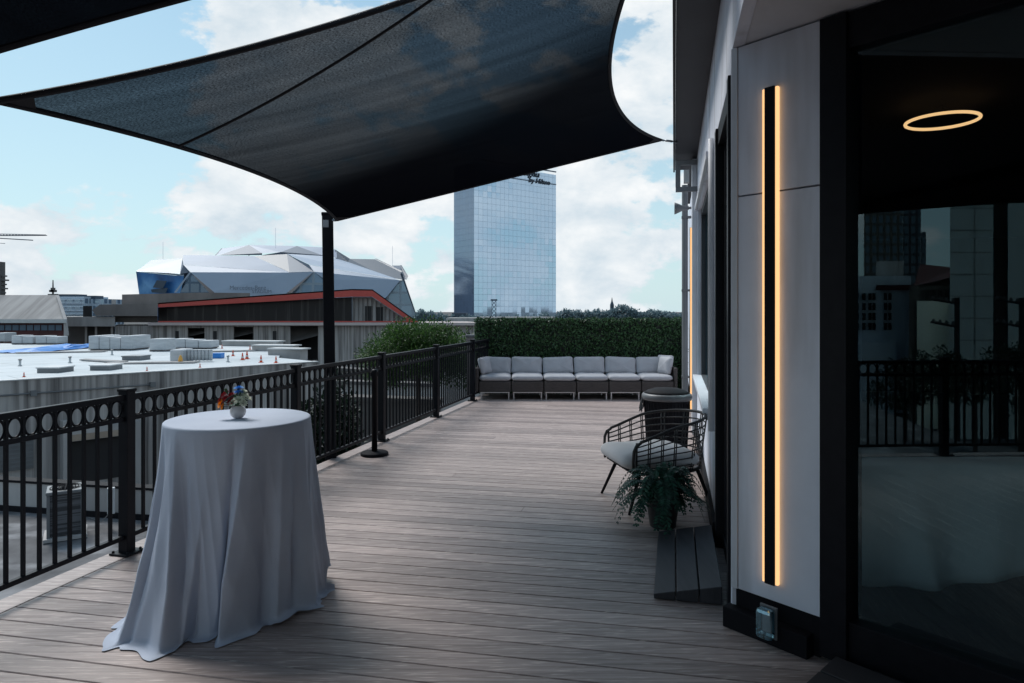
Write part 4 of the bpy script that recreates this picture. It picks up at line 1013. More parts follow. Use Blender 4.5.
def tarp(px0,px1,pyt,pyb,label,seed):
    c=onroof((px0+px1)/2,(pyb)); s=c.y/F; w_=(px1-px0)*s; d_=abs(onroof(px0,pyt+1).y-c.y); rnd=random.Random(seed); m=MB(); pts=[]
    for j in range(10):
        for i in range(18):
            a,b=i/17,j/9; ed=min(a,1-a,b,1-b)*2; z=.03+.28*min(1,ed*2.2)*(.5+.5*math.sin(a*7+seed)*math.sin(b*4+1))+.05*rnd.random()
            pts.append(c+Vector(((a-.5)*w_+rnd.uniform(-.05,.05),b*d_,z)))
    m.grid(pts,18,10); o=m.build('tarpaulin',M['tarp']); tag(o,label,'tarpaulin','blue tarps on the white roof')
tarp(-14,32,346,353.5,'crumpled blue tarp on the white roof at the left edge',2)
tarp(46,67,345,350.5,'smaller blue tarp beside the left-edge one, in front of a pallet',4)
c=onroof(216,358.5); s=c.y/F; cr=thing('blue_crate',c,'small bright blue crate on the white roof right of the wavy rolls','crate')
m=MB(); m.box(c+Vector((0,.25,2.4*s)),(9.5*s,.5,4.6*s),b=.02); m.build('body',M['tarp'],cr)
m=MB(); m.box(c+Vector((0,.25,4.9*s)),(10*s,.54,.5*s)); m.build('lid',M['tarp'],cr)
c=onroof(180.5,363.2); s=c.y/F; o=MB(); o.lathe([(2.2*s,0),(2.3*s,.02),(1.9*s,5*s),(1.0*s,7*s),(.8*s,8*s),(.1*s,8.1*s)],c,16); tag(o.build('amber_drum',M['amber'],smooth=True),'tall amber plastic drum standing before the wavy white rolls','drum')
# traffic cones
c=onroof(242.5,360); cone=thing('traffic_cone',c,'orange cone at the left of the close pair on the white roof','traffic cone','orange cones on the white roof')
m=MB(); m.box(c+Vector((0,0,.01)),(.20,.20,.02)); m.build('base',M['orange'],cone)
m=MB(); m.lathe([(.08,.02),(.065,.10)],c,12); m.lathe([(.052,.18),(.018,.37),(.005,.375)],c,12); m.build('body',M['orange'],cone,smooth=True)
m=MB(); m.lathe([(.065,.10),(.052,.18)],c,12); m.build('stripe',M['white'],cone,smooth=True)
for px,py,sc,lb in ((247,359,1.1,'orange cone at the right of the close pair, slightly taller'),(261,362.5,.95,'orange cone alone right of the pair, near the roof corner'),(276,363,.9,'orange cone nearest the right corner of the white roof'),(233,356,.9,'orange cone left of the pair, above the blue crate'),(222,348.5,.7,'orange cone at the back of the roof by the long white load'),(250,349.5,.7,'orange cone at the back near the first ledge'),(200,367.5,.5,'small orange cone at the roof edge below the wavy rolls'),(147,371,.5,'small orange cone at the roof edge left of the rolls'),(24,377,.5,'small orange cone at the roof edge far left')):
    dup(cone,onroof(px,py),0,lb,scale=(sc,sc,sc))
for px0,px1,py,lb in ((37,58,373,'flat grey roof hatch curb near the front edge, farther left'),(90,109,370.5,'flat grey roof hatch curb near the front edge, second from left'),(122,140,360.5,'dark flat skylight curb behind the front hatches')):
    a=onroof(px0,py); b=onroof(px1,py); root=thing('roof_hatch',(a+b)/2,lb,'roof hatch'); d_=1.0; w_=(b-a).length; cc=(a+b)/2+Vector((0,d_/2,0))
    m=MB(); m.box(cc+Vector((0,0,.09)),(w_,d_,.18)); m.build('curb',M['acgrey'],root)
    m=MB(); m.box(cc+Vector((0,0,.205)),(w_+.08,d_+.08,.05),b=.01); m.build('lid',M['white' if py>365 else 'acgrey'],root)

for px,py,lb in ((70,363,'short white vent pipe on the white roof between the two flat hatches'),(112,355,'short white vent pipe right behind the dark skylight'),(228,362,'short white vent pipe right of the blue crate'),(20,366,'short white vent pipe near the left edge of the white roof')):
    c=onroof(px,py); vp=thing('vent_pipe',c,lb,'vent pipe','vent pipes on the white roof')
    m=MB(); m.lathe([(.10,0),(.06,.04),(.05,.06),(.05,.26)],c,10); m.build('pipe',M['white'],vp,smooth=True)
    m=MB(); m.lathe([(.08,.265),(.08,.30),(.03,.33)],c,10); m.build('cap',M['acgrey'],vp)
for k,(px,py,rz,L,lb) in enumerate(((60,353,.3,4.5,'long pale timber lying behind the tarps on the white roof'),(100,362,-.5,3.2,'pale timber lying left of the dark skylight curb'),(150,364,.15,4.0,'pale timber lying at the middle of the white roof, near the carton'),(225,352,.4,3.5,'pale timber lying below the first roof ledge'))):
    c=onroof(px,py); m=MB(); 
    for q in range(3): m.box(c+Vector((0,q*.22,.05)),(L,.18,.06),rz+.03*q)
    tag(m.build('timber_plank',M['conc2']),lb,'planks','timbers on the white roof')
# ------------------------------------------------------------------ long low hall with red fascia
D0=84.0
def P(px,py,d=0): return at(px,py,D0+d)
lh=thing('long_hall',P(260,360),'long low brown hall with a red roof edge and dark ribbed glazing, below the stadium','building')
def slab(m,pts,d0,d1,mi=0):                   # front polygon at distance D0+d0, extruded straight back
    f=[at(px,py,D0+d0) for px,py in pts]
    c=sum(f,Vector())/len(f); k=(d1-d0); m.prism(f,(c.x/c.y*k,k,0),mi)
# wall below, split round the bays
bays=[(188,204.5,328,346),(234,253,327,349),(290.5,318,326,362)]
xs=[115]+[v for b in bays for v in (b[0],b[1])]+[482]
m=MB()
for i in range(0,len(xs),2): slab(m,[(xs[i],420),(xs[i+1],420),(xs[i+1],325.6),(xs[i],325.6)],0,7)
for b in bays: slab(m,[(b[0]+.01,420),(b[1]-.01,420),(b[1]-.01,b[3]),(b[0]+.01,b[3])],.2,7); slab(m,[(b[0]+.01,b[2]),(b[1]-.01,b[2]),(b[1]-.01,325.6),(b[0]+.01,325.6)],.2,7)
m.build('wall',M['conc'],lh)
for b in bays:
    m=MB(); slab(m,[(b[0],b[3]),(b[1],b[3]),(b[1],b[2]),(b[0],b[2])],5,6.9); bo=m.build('garage_bay',M['void'],lh)
    m=MB(); A=[at(b[0]+.1,b[2]+.6+ (b[3]-b[2])*.45,D0+.15),at(b[1]-.1,b[2]+.6+(b[3]-b[2])*.25,D0+.15),at(b[1]-.1,b[2]+.2,D0+3),at(b[0]+.1,b[2]+.2,D0+3)]
    m.face(A); m.build('sloped_hood',M['conc3'],bo)
for px in (177,215,274.5):
    m=MB(); slab(m,[(px-1.8,340),(px+1.8,340),(px+1.8,331),(px-1.8,331)],-.06,-.01); m.build('slot_window',M['void'],lh)
m=MB(); slab(m,[(148,325.4),(482,325.4),(482,322.6),(148,322.6)],-1.0,7); m.build('ledge',pm('pinkish_ledge',(.50,.40,.38),(.58,.52,.50),scale=.3,rough=.8),lh)
m=MB(); slab(m,[(158,322.4),(352,322.4),(352,297),(280,301),(158,307.6)],.4,6.5); m.build('ribbed_glazing',M['bglass'],lh)
m=MB(); slab(m,[(352.2,322.4),(405.5,322.4),(405.5,319),(372,297),(352.2,297)],.6,6.5); m.build('panel_wall',M['conc2'],lh)
for a,b,c_,d_ in ((365,372.5,306,321),(376,383,307,321)):
    m=MB(); slab(m,[(a,d_),(b,d_),(b,c_),(a,c_)],.5,.59); m.build('dark_panel',M['void'],lh)
for k in range(12):
    px=354+k*4.4; 
    if px<404:
        m=MB(); top=297.5 if px<372 else 297.5+(px-372)*.645; slab(m,[(px-.25,322),(px+.25,322),(px+.25,top+.8),(px-.25,top+.8)],.35,.58); m.build('mullion',M['conc3'],lh)
m=MB(); slab(m,[(158,307.4),(280,301),(330,297.8),(352,296.6),(352,289),(330,290.6),(280,294),(158,303)],-.9,.38); slab(m,[(352.01,296.6),(372,296.6),(406,318.9),(407,322.4),(418,322.4),(416,320.5),(372.5,289.4),(352.01,289)],-.9,.38); m.build('red_fascia',M['red'],lh)
m=MB(); A=[at(158,303,D0-.9),at(280,294,D0-.9),at(352,289,D0-.9),at(372.5,289.4,D0-.9),at(416,320.5,D0-.9)]
for a,b in zip(A[:-1],A[1:]): m.prism([a,b,b+Vector((0,0,-.15)),a+Vector((0,0,-.15))],(-.26*9,9,0))
m.build('roof',M['conc3'],lh)
m=MB(); slab(m,[(158,322.3),(418,322.3),(418,321.0),(158,321.0)],-.95,-.92); m.build('red_sill',M['red'],lh)
m=MB(); slab(m,[(122,305),(250,305),(250,293),(200,292.6),(122,294.5)],7.2,16); m.build('upper_block',M['brown'],lh)
m=MB(); slab(m,[(96,316),(157.8,316),(157.8,303.8),(100,304.5),(92,310)],-1,7); slab(m,[(114,322.3),(157.8,322.3),(157.8,316.2),(114,316.2)],1.5,7); m.build('side_block',M['brown'],lh)
m=MB(); slab(m,[(66,326.4),(115,326.4),(115,316.8),(66,316.8)],-.6,6); m.build('ledge_band',M['conc2'],lh)
m=MB(); slab(m,[(66,345),(114.8,345),(114.8,326.6),(66,326.6)],2,6); m.build('recess',M['conc3'],lh)
for px in (86,96,112):
    m=MB(); slab(m,[(px-1.2,345),(px+1.2,345),(px+1.2,326.6),(px-1.2,326.6)],.5,1.9); m.build('column',M['conc2'],lh)
m=MB(); slab(m,[(83,316.6),(92,316.6),(92,306),(83,306)],.5,4); m.build('plant_room',M['void'],lh)
m=MB(); slab(m,[(111.5,304.2),(116,304.2),(116,299.5),(111.5,299.5)],3,4); m.build('roof_unit',M['conc2'],lh)

# ------------------------------------------------------------------ building with a sloped concrete front
D0=72.0
sb_=thing('sloped_building',P(30,340),'low building with a stained sloping concrete front and maroon window band, far left','building')
m=MB(); m.prism([at(-40,319,D0),at(65,319,D0),at(57,295,D0+4),at(-40,295,D0+4)],(-4.5,6,-.4)); m.build('sloped_front',pm('stained_slope',(.42,.40,.385),(.17,.16,.155),scale=.55,stretch=(1.3,.12,.12),rough=.9,lo=.42,hi=.75),sb_)
m=MB(); slab(m,[(-40,323),(66.5,323),(66.5,319.2),(-40,319.2)],-.5,4); m.build('ledge',M['white'],sb_)
m=MB(); slab(m,[(-40,345),(63.8,345),(63.8,323.2),(-40,323.2)],.4,6); m.build('wall',M['maroon'],sb_)
for k in range(9):
    a=-2+k*7.2; m=MB(); slab(m,[(a,330.4),(a+6.2,330.4),(a+6.2,325),(a,325)],.25,.38); m.build('window',M['bluepane'],sb_)
m=MB(); m.prism([at(64,340,D0-.3),at(67.5,335,D0-.3),at(65.5,319,D0-.3),at(57.5,295,D0+3.7),at(56,295,D0+3.7),at(63.5,319,D0-.3)],(0,.25,0)); m.build('edge_fin',M['conc2'],sb_)
sp_=thing('roof_mast',at(53,296,77),'thin mast with crossbars standing on the ridge of the sloped building','mast')
m=MB(); m.tube([at(53,297,77),at(53,280,77)],[.12,.05],6); m.build('pole',M['conc3'],sp_)
m=MB(); m.box(at(53,291,77),(.7,.3,.25)); m.box(at(53,294.8,77),(1.0,.3,.2)); m.box(at(53,290,77),(.35,.3,.5)); m.build('crossbar',M['conc3'],sp_)

# ------------------------------------------------------------------ far: apartments, cranes
D0=300.0
def uvbox(root,px0,px1,pyt,zb,d,depth,mat_,name='block',mat2=None):
    a=at(px0,pyt,d); b=at(px1,pyt,d); zt=a.z; m=MB(); w_=b.x-a.x
    q=[Vector((a.x,d,zb)),Vector((b.x,d,zb)),Vector((b.x,d+depth,zb)),Vector((a.x,d+depth,zb))]; h=zt-zb
    for i,L in ((0,w_),(1,depth),(2,w_),(3,depth)):
        j=(i+1)%4; m.face([q[i],q[j],q[j]+Vector((0,0,h)),q[i]+Vector((0,0,h))],0,[(0,0),(L,0),(L,h),(0,h)])
    m.face([v+Vector((0,0,h)) for v in q],0,[(0,0)]*3+[(.01,.01)]); return m.build(name,mat_,root)
ap=thing('apartment_block',at(80,318,300),'distant bluish apartment block with rows of balconies, behind the sloped building','building')
uvbox(ap,58,84,296.5,-12,300,18,M['apt']); uvbox(ap,84.3,103.5,299,-12,304,16,M['apt'])
m=MB(); m.box(at(71,296,306),(9.5,8,1.4)); m.box(at(94,297.6,308),(5,6,1.6)); m.build('roof_plant',M['metaldark'],ap)
m=MB()
for k in range(5): a=at(58,299.5+k*3.6,299.2); b=at(84,299.5+k*3.6,299.2); m.box((a+b)/2,(b.x-a.x,1.2,.35))
m.build('balcony_slab',M['pale'],ap)
cn=thing('tower_crane',at(-30,310,420),'faint lattice jib of a tower crane at the upper left edge of the sky','crane')
zc=at(0,236,420).z; xa=at(-60,236,420).x; xb=at(46,236,420).x
m=MB(); 
for y_,z_ in ((-.9,0),(.9,0),(0,2.0)):
    m.tube([(xa,420+y_,zc+z_*(1)),(xb,420+y_,zc+z_*.15+.4)],.2,5)
n_=34
for k in range(n_):
    x0=xa+(xb-xa)*k/n_; x1=xa+(xb-xa)*(k+1)/n_; m.tube([(x0,419.1,zc),(x1,420,zc+2*(1-.8*(k+1)/n_)+.3)],.1,4); m.tube([(x0,420,zc+2*(1-.8*k/n_)),(x1,420.9,zc+.2)],.1,4)
m.build('jib',M['metalmid'],cn)
m=MB(); m.tube([(xa,420,zc-2),(xa+40,420,zc-4.6)],.16,5); m.tube([(xa+30,420,zc-1),(xb-8,420,zc-2.6)],.3,5); m.build('counter_jib',M['metalmid'],cn)
m=MB(); 
for a in (-1,1):
    for b in (-1,1): m.tube([(xa+a,420+b,-12),(xa+a,420+b,zc+8)],.2,5)
m.build('mast',M['metalmid'],cn)
tw=thing('construction_mast',at(1,300,200),'dark stepped construction mast cut by the left edge above the sloped building','mast')
m=MB(); m.box(at(0,320,200)+Vector((0,0,5)),(1.8,1.8,24)); m.build('shaft',M['conc3'],tw)
m=MB()
for k,wv in enumerate((5,7.5,4.5,6,3.5)): m.box(at(1.5,276+k*4.2,200),(wv*.45,1.6,.42))
m.build('platform',M['conc3'],tw)

# ------------------------------------------------------------------ stadium
sm=thing('stadium',at(276,310,400),'large angular stadium with folded pale metal petals and blue glazing','stadium')
def poly(name,mat_,pts,uv=False):
    v=[at(a,b,d) for a,b,d in pts]; m=MB()
    o0=v[0]; e1=(v[1]-v[0]).normalized(); nrm=e1.cross(v[2]-v[0]).normalized(); e2=nrm.cross(e1)
    m.face(v,0,[((p-o0).dot(Vector((1,0,0))),(p-o0).z) for p in v]); o=m.build(name,mat_,sm); return o
z9=322
# left volume
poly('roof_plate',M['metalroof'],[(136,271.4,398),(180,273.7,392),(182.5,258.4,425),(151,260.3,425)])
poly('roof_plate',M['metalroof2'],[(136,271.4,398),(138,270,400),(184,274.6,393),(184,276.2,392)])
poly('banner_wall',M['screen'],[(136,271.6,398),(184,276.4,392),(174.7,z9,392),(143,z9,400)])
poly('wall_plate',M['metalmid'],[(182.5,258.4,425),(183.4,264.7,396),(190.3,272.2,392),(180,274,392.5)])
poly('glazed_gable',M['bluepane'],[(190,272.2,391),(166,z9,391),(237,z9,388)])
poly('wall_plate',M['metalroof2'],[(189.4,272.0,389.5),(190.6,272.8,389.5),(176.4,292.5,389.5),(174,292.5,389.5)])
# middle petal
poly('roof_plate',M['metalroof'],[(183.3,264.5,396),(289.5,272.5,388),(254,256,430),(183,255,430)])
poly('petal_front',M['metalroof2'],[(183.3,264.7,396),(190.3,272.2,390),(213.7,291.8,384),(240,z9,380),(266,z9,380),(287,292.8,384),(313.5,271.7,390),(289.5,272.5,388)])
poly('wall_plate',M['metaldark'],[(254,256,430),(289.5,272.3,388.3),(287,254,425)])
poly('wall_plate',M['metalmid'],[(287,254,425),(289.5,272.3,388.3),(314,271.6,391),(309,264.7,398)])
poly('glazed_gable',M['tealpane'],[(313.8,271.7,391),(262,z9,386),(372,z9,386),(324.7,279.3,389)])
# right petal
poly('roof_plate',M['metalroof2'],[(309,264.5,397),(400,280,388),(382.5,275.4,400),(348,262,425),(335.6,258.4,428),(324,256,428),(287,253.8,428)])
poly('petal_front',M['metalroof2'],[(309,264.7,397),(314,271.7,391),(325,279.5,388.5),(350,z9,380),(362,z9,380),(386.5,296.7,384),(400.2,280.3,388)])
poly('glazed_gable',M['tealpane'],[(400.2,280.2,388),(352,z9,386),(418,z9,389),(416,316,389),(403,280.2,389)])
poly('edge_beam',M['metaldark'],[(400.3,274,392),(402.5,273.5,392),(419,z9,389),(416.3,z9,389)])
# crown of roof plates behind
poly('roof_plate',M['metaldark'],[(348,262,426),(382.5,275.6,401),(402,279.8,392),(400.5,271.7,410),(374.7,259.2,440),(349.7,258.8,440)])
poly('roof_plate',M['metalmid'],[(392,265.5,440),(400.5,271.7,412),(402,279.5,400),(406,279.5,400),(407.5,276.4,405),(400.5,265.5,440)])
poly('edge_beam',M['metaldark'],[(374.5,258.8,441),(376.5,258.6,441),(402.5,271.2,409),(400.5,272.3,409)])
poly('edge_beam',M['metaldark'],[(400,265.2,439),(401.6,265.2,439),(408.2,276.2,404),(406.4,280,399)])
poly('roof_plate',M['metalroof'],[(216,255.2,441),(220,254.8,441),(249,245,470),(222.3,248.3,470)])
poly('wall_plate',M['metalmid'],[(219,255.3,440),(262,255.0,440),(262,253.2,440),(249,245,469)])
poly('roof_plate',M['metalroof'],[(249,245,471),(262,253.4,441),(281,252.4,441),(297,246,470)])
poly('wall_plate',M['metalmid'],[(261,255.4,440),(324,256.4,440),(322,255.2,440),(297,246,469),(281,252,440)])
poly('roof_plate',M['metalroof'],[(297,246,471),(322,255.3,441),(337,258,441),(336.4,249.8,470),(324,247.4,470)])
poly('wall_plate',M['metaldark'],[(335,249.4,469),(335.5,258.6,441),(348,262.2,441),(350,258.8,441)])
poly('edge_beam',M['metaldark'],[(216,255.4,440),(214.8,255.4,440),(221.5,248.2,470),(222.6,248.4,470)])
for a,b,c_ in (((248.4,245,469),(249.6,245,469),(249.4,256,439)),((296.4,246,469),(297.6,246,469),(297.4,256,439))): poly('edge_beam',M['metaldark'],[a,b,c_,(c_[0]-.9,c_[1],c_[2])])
# body behind the plates
m=MB(); v=[at(a,b,d) for a,b,d in ((150,z9,405),(405,z9,405),(394,292,405),(345,272,434),(260,264,446),(195,268,434),(156,284,409))]; m.prism(v,(-24,60,0)); m.build('bowl',M['metalmid'],sm)
for px,py0,py1 in ((163,258.5,242),(275.5,246,228),(392.5,266,246)):
    m=MB(); m.tube([at(px,py0+2,440),at(px,py1,440)],.09,5); m.build('lightning_rod',M['pale'],sm)
def text(s,size,loc,mat_,parent,name,dirx=Vector((1,0,0)),shear=0,up=Vector((0,0,1)),ext=.05):
    cu=bpy.data.curves.new(name,'FONT'); cu.body=s; cu.size=size; cu.shear=shear; cu.extrude=ext; cu.align_x='LEFT'
    o=bpy.data.objects.new(name,cu); COL.objects.link(o); dg=bpy.context.evaluated_depsgraph_get(); me=bpy.data.meshes.new_from_object(o.evaluated_get(dg))
    bpy.data.objects.remove(o); bpy.data.curves.remove(cu)
    nrm=dirx.cross(up).normalized(); Mx=Matrix((dirx,up,nrm)).transposed().to_4x4(); Mx.translation=Vector(loc); me.transform(Mx); me.materials.append(mat_)
    ob=bpy.data.objects.new(name,me); COL.objects.link(ob); ob.parent=parent; ob.matrix_parent_inverse=Matrix.Translation(-wloc(parent)); return ob
text('Mercedes-Benz',3.3,at(229.5,289.6,382.5),M['sign_grey'],sm,'facade_lettering',dirx=Vector((1,0,0)))
text('STADIUM',2.6,at(252,293.0,381.5),M['sign_grey'],sm,'facade_lettering',dirx=Vector((1,0,0)))
m=MB(); m.prism([at(153,287.5,392),at(163,288.5,391),at(167,281,391),at(157,280.2,392)],(0,-.3,0)); m.prism([at(152,292.5,392),at(166,293,391),at(168,287.8,391),at(151,289.5,392)],(0,-.2,0)); m.build('banner_picture',M['metaldark'],sm)

# ------------------------------------------------------------------ glass tower
tw_=thing('glass_tower',at(510,316,410),'tall mirror-glass hotel slab tower with a dark sign near its top right corner','tower')
DN=400.0; A=at(474,310,DN); fd_=Vector((1.296,1,0)).normalized(); ld=Vector((-1,1.296,0)).normalized()
zt=at(556,175,439).z; zb=-12.0
def facq(m,a,b,z0,z1,L):
    m.face([Vector((a.x,a.y,z0)),Vector((b.x,b.y,z0)),Vector((b.x,b.y,z1)),Vector((a.x,a.y,z1))],0,[(0,z0),(L,z0),(L,z1),(0,z1)])
B=A+fd_*63.8; C=A+ld*21.6
m=MB(); facq(m,A,B,zb+8,zt,63.8); m.build('front_facade',M['tower'],tw_)
m=MB(); facq(m,C,A,zb+8,zt,21.6); facq(m,B,B+ld*21.6,zb+8,zt,21.6); facq(m,B+ld*21.6,C,zb+8,zt,63.8); m.build('side_facade',M['tower2'],tw_)
m=MB(); m.face([Vector((q.x,q.y,zt)) for q in (A,B,B+ld*21.6,C)]); m.build('roof',M['metaldark'],tw_)
fnr=Vector((fd_.y,-fd_.x,0))
m=MB()
for z_ in (zt-8.1,): m.prism([A+fnr*.05+Vector((0,0,z_)),B+fnr*.05+Vector((0,0,z_)),B+fnr*.05+Vector((0,0,z_+.5)),A+fnr*.05+Vector((0,0,z_+.5))],fnr*.3)
for z0_,z1_ in ((zt-.1,zt+.7),): m.prism([A+Vector((0,0,z0_)),B+Vector((0,0,z0_)),B+Vector((0,0,z1_)),A+Vector((0,0,z1_))],fnr*.3)
m.build('parapet_band',M['sign_grey'],tw_)
m=MB(); m.prism([A+fnr*1+Vector((0,0,zb)),B+fnr*1+Vector((0,0,zb)),B+fnr*1+Vector((0,0,zb+7.9)),A+fnr*1+Vector((0,0,zb+7.9))],ld*24); m.build('podium',M['conc2'],tw_)
q=A+fd_*37+fnr*.5; text('Signia',5.6,q+Vector((0,0,zt-5.0)),M['sign_dark'],tw_,'roof_sign',dirx=fd_,shear=.3,ext=.2)
q=A+fd_*41+fnr*.5; text('by Hilton',4.6,q+Vector((0,0,zt-8.8)),M['sign_dark'],tw_,'roof_sign',dirx=fd_,shear=.25,ext=.2)
pz=thing('podium_building',at(455,318,300),'low grey podium building at the foot of the glass tower','building')
for a,b,py,d,dep,mm in ((428,452,316,330,20,'conc3'),(446,478,318,280,20,'conc2'),(452,466,313,330,15,'metaldark'),(478,556,317.2,300,20,'conc2')):
    uvbox(pz,a,b,py,-12,d,dep,M[mm])
# hotel transmitter mast seen before the tower foot
tm=thing('rooftop_mast',at(494,316,290),'small lattice mast before the foot of the glass tower','mast')
m=MB(); a=at(492,317,290); b=at(496,317,290)
for k in range(4): m.tube([a+Vector((0,0,k*1.7)),b+Vector((0,0,(k+1)*1.7))],.14,4); m.tube([b+Vector((0,0,k*1.7)),a+Vector((0,0,(k+1)*1.7))],.14,4)
m.tube([a,a+Vector((0,0,7))],.16,4); m.tube([b,b+Vector((0,0,7))],.16,4); m.build('lattice',M['metalmid'],tm)
m=MB(); m.box((a+b)/2+Vector((0,0,7.2)),(2.8,.6,.7)); m.build('platform',M['metalmid'],tm)

# ------------------------------------------------------------------ far tree line and skyline
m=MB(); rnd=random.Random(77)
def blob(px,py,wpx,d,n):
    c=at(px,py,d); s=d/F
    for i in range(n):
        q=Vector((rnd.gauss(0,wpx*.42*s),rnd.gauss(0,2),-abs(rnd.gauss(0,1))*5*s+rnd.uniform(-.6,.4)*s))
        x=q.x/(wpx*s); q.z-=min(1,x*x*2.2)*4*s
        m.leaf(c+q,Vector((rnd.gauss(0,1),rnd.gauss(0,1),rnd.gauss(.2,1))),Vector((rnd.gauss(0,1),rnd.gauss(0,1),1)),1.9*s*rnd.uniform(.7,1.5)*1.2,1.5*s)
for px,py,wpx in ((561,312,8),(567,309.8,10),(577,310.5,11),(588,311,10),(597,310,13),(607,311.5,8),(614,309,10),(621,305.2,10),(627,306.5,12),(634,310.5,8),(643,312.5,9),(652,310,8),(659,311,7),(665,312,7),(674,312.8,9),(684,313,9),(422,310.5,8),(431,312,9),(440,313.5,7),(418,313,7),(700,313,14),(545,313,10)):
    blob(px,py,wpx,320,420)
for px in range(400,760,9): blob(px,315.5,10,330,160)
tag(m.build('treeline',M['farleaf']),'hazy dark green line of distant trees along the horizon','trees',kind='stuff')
ch_=thing('church_spire',at(612,310,335),'tiny spire rising from the distant treeline','spire')
m=MB(); q=at(612,313,335); m.box(q+Vector((0,0,.5)),(1.7,1.7,7)); m.build('tower',M['metaldark'],ch_)
m=MB(); m.lathe([(1.0,4.0),(.4,5.6),(.1,7.6)],q,8); m.build('spire',M['metaldark'],ch_)

# ------------------------------------------------------------------ concrete ramps between railing and hall (right of the sail post)
def wallthing(name,label,D,pts,depth,mat_,capz=None):
    root=thing(name,at(pts[0][0],pts[0][1],D),label,'wall','concrete ramp walls below the deck')
    f=[at(a,b,D) for a,b in pts]; m=MB(); m.prism(f,(0,depth,0)); m.build('wall',mat_,root)
    m=MB(); tops=sorted(f,key=lambda p:-p.z)[:2]; tops.sort(key=lambda p:p.x)
    m.prism([tops[0]+Vector((-.05,-.08,.003)),tops[1]+Vector((.05,-.08,.003)),tops[1]+Vector((.05,depth+.08,.003)),tops[0]+Vector((-.05,depth+.08,.003))],(0,0,.12)); m.build('coping',M['conc3'],root)
wallthing('ramp_wall','tall grey concrete wall right behind the far end of the railing',27,[(436,520),(482,520),(482,366),(436,366)],.5,M['conc2'])
wallthing('ramp_wall','broad pale ramp parapet below the round tree',24,[(335,520),(437,520),(437,387),(335,384)],.4,M['conc2'])
wallthing('ramp_wall','dark upper ramp band behind the pale parapet',30,[(330,520),(425,520),(425,376),(330,370)],.6,M['conc3'])
wallthing('ramp_wall','dark low kerb wall nearest the railing, below the ramp',19,[(330,560),(440,560),(440,404),(330,400)],.4,M['conc3'])
# ------------------------------------------------------------------ the city behind the camera (mirrored in the entrance glass)
def R(px,py,D):
    v=at(px,py,D); k=(v-C0); k.z=0; return v-mn*(2*k.dot(mn))+mn*.1
def rbox(root,px0,px1,pyt,D,D2,mat_,name='block',zb=-12,pyb=None,mat2=None):
    z1=at(px0,pyt,D).z; z0=zb if pyb is None else at(px0,pyb,D).z
    k=[R(px0,pyt,D),R(px1,pyt,D)]; e=[R(px0,pyt,D2),R(px1,pyt,D2)]
    s_=(k[0]-e[0]); s_=s_/ s_.length
    q=[k[0],k[1],k[1]-s_*(D2-D),k[0]-s_*(D2-D)]
    m=MB()
    for i in range(4):
        j=(i+1)%4; L=(Vector((q[j].x,q[j].y,0))-Vector((q[i].x,q[i].y,0))).length
        m.face([Vector((q[i].x,q[i].y,z0)),Vector((q[j].x,q[j].y,z0)),Vector((q[j].x,q[j].y,z1)),Vector((q[i].x,q[i].y,z1))],1 if (i==1 or i==3) and mat2 else 0,[(0,z0),(L,z0),(L,z1),(0,z1)])
    m.face([Vector((p.x,p.y,z1)) for p in q],0,[(0,0)]*3+[(.01,.01)]); m.face([Vector((p.x,p.y,z0)) for p in q][::-1],0,[(0,0)]*3+[(.01,.01)])
    return m.build(name,[mat_,mat2] if mat2 else mat_,root)
GR='buildings mirrored in the entrance glass'
b1=thing('dark_skyscraper',R(890,310,260),'dark gridded skyscraper mirrored in the upper left of the entrance glass','building')
rbox(b1,864,903,90,260,300,M['skyscraper']); rbox(b1,903.1,921,90,261,300,M['skyscraper2']); rbox(b1,921.1,926,232,262,300,M['skyscraper2'])
b2=thing('pale_midrise',R(880,310,90),'pale bluish mid-rise with dark window columns mirrored at the left of the entrance glass','building')
rbox(b2,852,911,276,90,110,M['pale'],'wall'); rbox(b2,876,904,261,94,104,M['conc2'],'penthouse',pyb=276)
rbox(b2,876,911.5,285,89.4,89.95,M['maroon'],'band',pyb=290)
for c_ in (857.5,864,870,874,885.5,890):
    for r_ in range(4): rbox(b2,c_-1.6,c_+1.6,293+r_*10,89.5,89.9,M['void'],'window',pyb=300+r_*10)
rbox(b2,857,896,343,88,89.4,M['pale'],'lower_wall')
b3=thing('terraced_house',R(930,310,80),'stepped dark-windowed building mirrored in the gap before the beige tower','building')
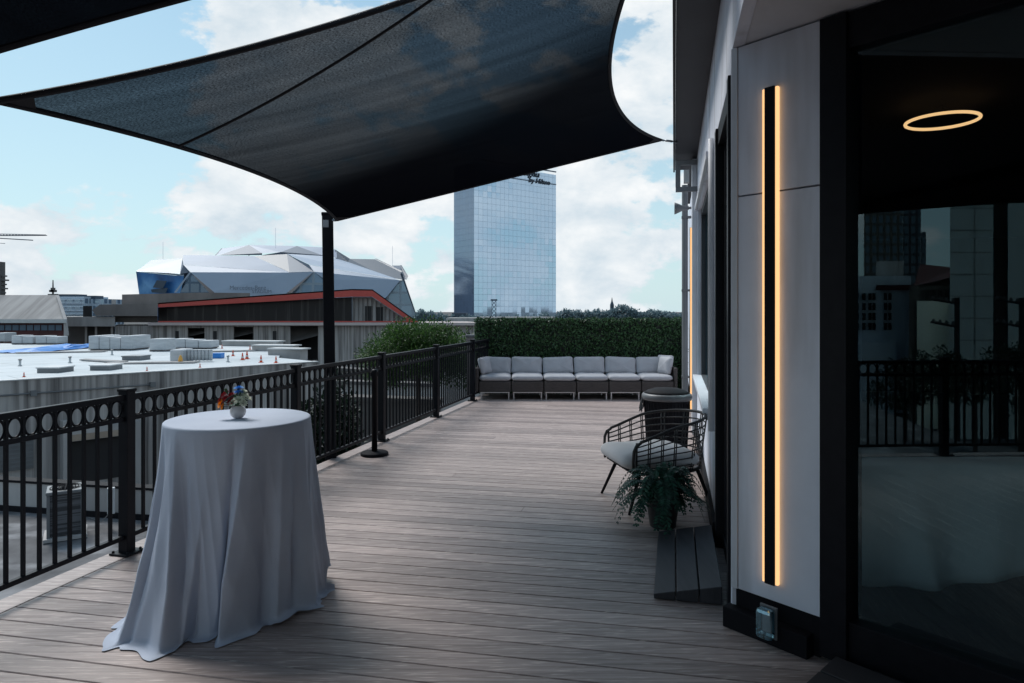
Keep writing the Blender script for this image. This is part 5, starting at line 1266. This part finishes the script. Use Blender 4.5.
rbox(b3,909,957,286,82,95,M['conc3'],'wall'); rbox(b3,918,957,268,86,95,M['brown'],'upper_wall',pyb=286); rbox(b3,917,962,301,78,81.8,M['beige'],'lower_wall')
for c_ in (927,934,940,947): rbox(b3,c_-1.8,c_+1.8,290,81.5,81.9,M['void'],'window',pyb=299)
m=MB(); a=[R(914,286,81),R(957,276,81),R(957,268,86),R(920,264,86)]; m.face(a); m.build('roof',M['maroon'],b3)
b4=thing('beige_tower',R(990,310,72),'plain beige panel tower mirrored across the right part of the entrance glass','building')
rbox(b4,950,993,60,72,95,M['beige'],'slab'); rbox(b4,993.1,1008,60,75,95,M['conc3'],'recess'); rbox(b4,1008.1,1100,60,72,95,M['beige'],'slab')
for px in (975,1040): rbox(b4,px-.15,px+.15,60,71.9,71.98,M['conc3'],'joint')
for k in range(12): rbox(b4,950,993,120+k*22,71.92,71.99,M['conc3'],'joint',pyb=120.35+k*22)
for i,(px,D) in enumerate(((957,30),(1021.5,30))):
    up=thing('utility_pole',R(px,310,D),('dark utility pole with two cross arms mirrored at the middle of the entrance glass','dark utility pole with cross arms mirrored at the right edge of the entrance glass')[i],'utility pole','poles mirrored in the entrance glass')
    a=R(px,300,D); m=MB(); m.tube([Vector((a.x,a.y,-12)),Vector((a.x,a.y,a.z+.1))],[.16,.10],10); m.build('pole',M['void'],up)
    for py in (303,326):
        m=MB(); m.tube([R(px+2,py+1,D),R(px-26,py-4,D)],.06,6); m.build('cross_arm',M['void'],up)
        m=MB()
        for k in range(4): q=R(px-4-k*6.5,py-.3-k*.8,D); m.lathe([(.05,0),(.08,.1),(.04,.2)],q,8)
        m.build('insulator',M['conc3'],up)
for i,(px,py,D,rx,lb) in enumerate(((940,356,24,1.0,'dark leafy tree mirrored under the utility pole'),(1020,352,22,1.0,'dark leafy tree mirrored at the right edge of the entrance glass'),(905,372,22,1.3,'dark low tree mirrored behind the railing at the left of the glass'),(975,372,20,1.2,'dark low tree mirrored behind the railing near the middle of the glass'))):
    c=R(px,py+18,D); tree('street_tree',(c.x,c.y,-12),c,rx,rx,.85,3600,.11,30+i,M['ivyleaf'],lb,group='trees mirrored in the entrance glass',clumps=22)
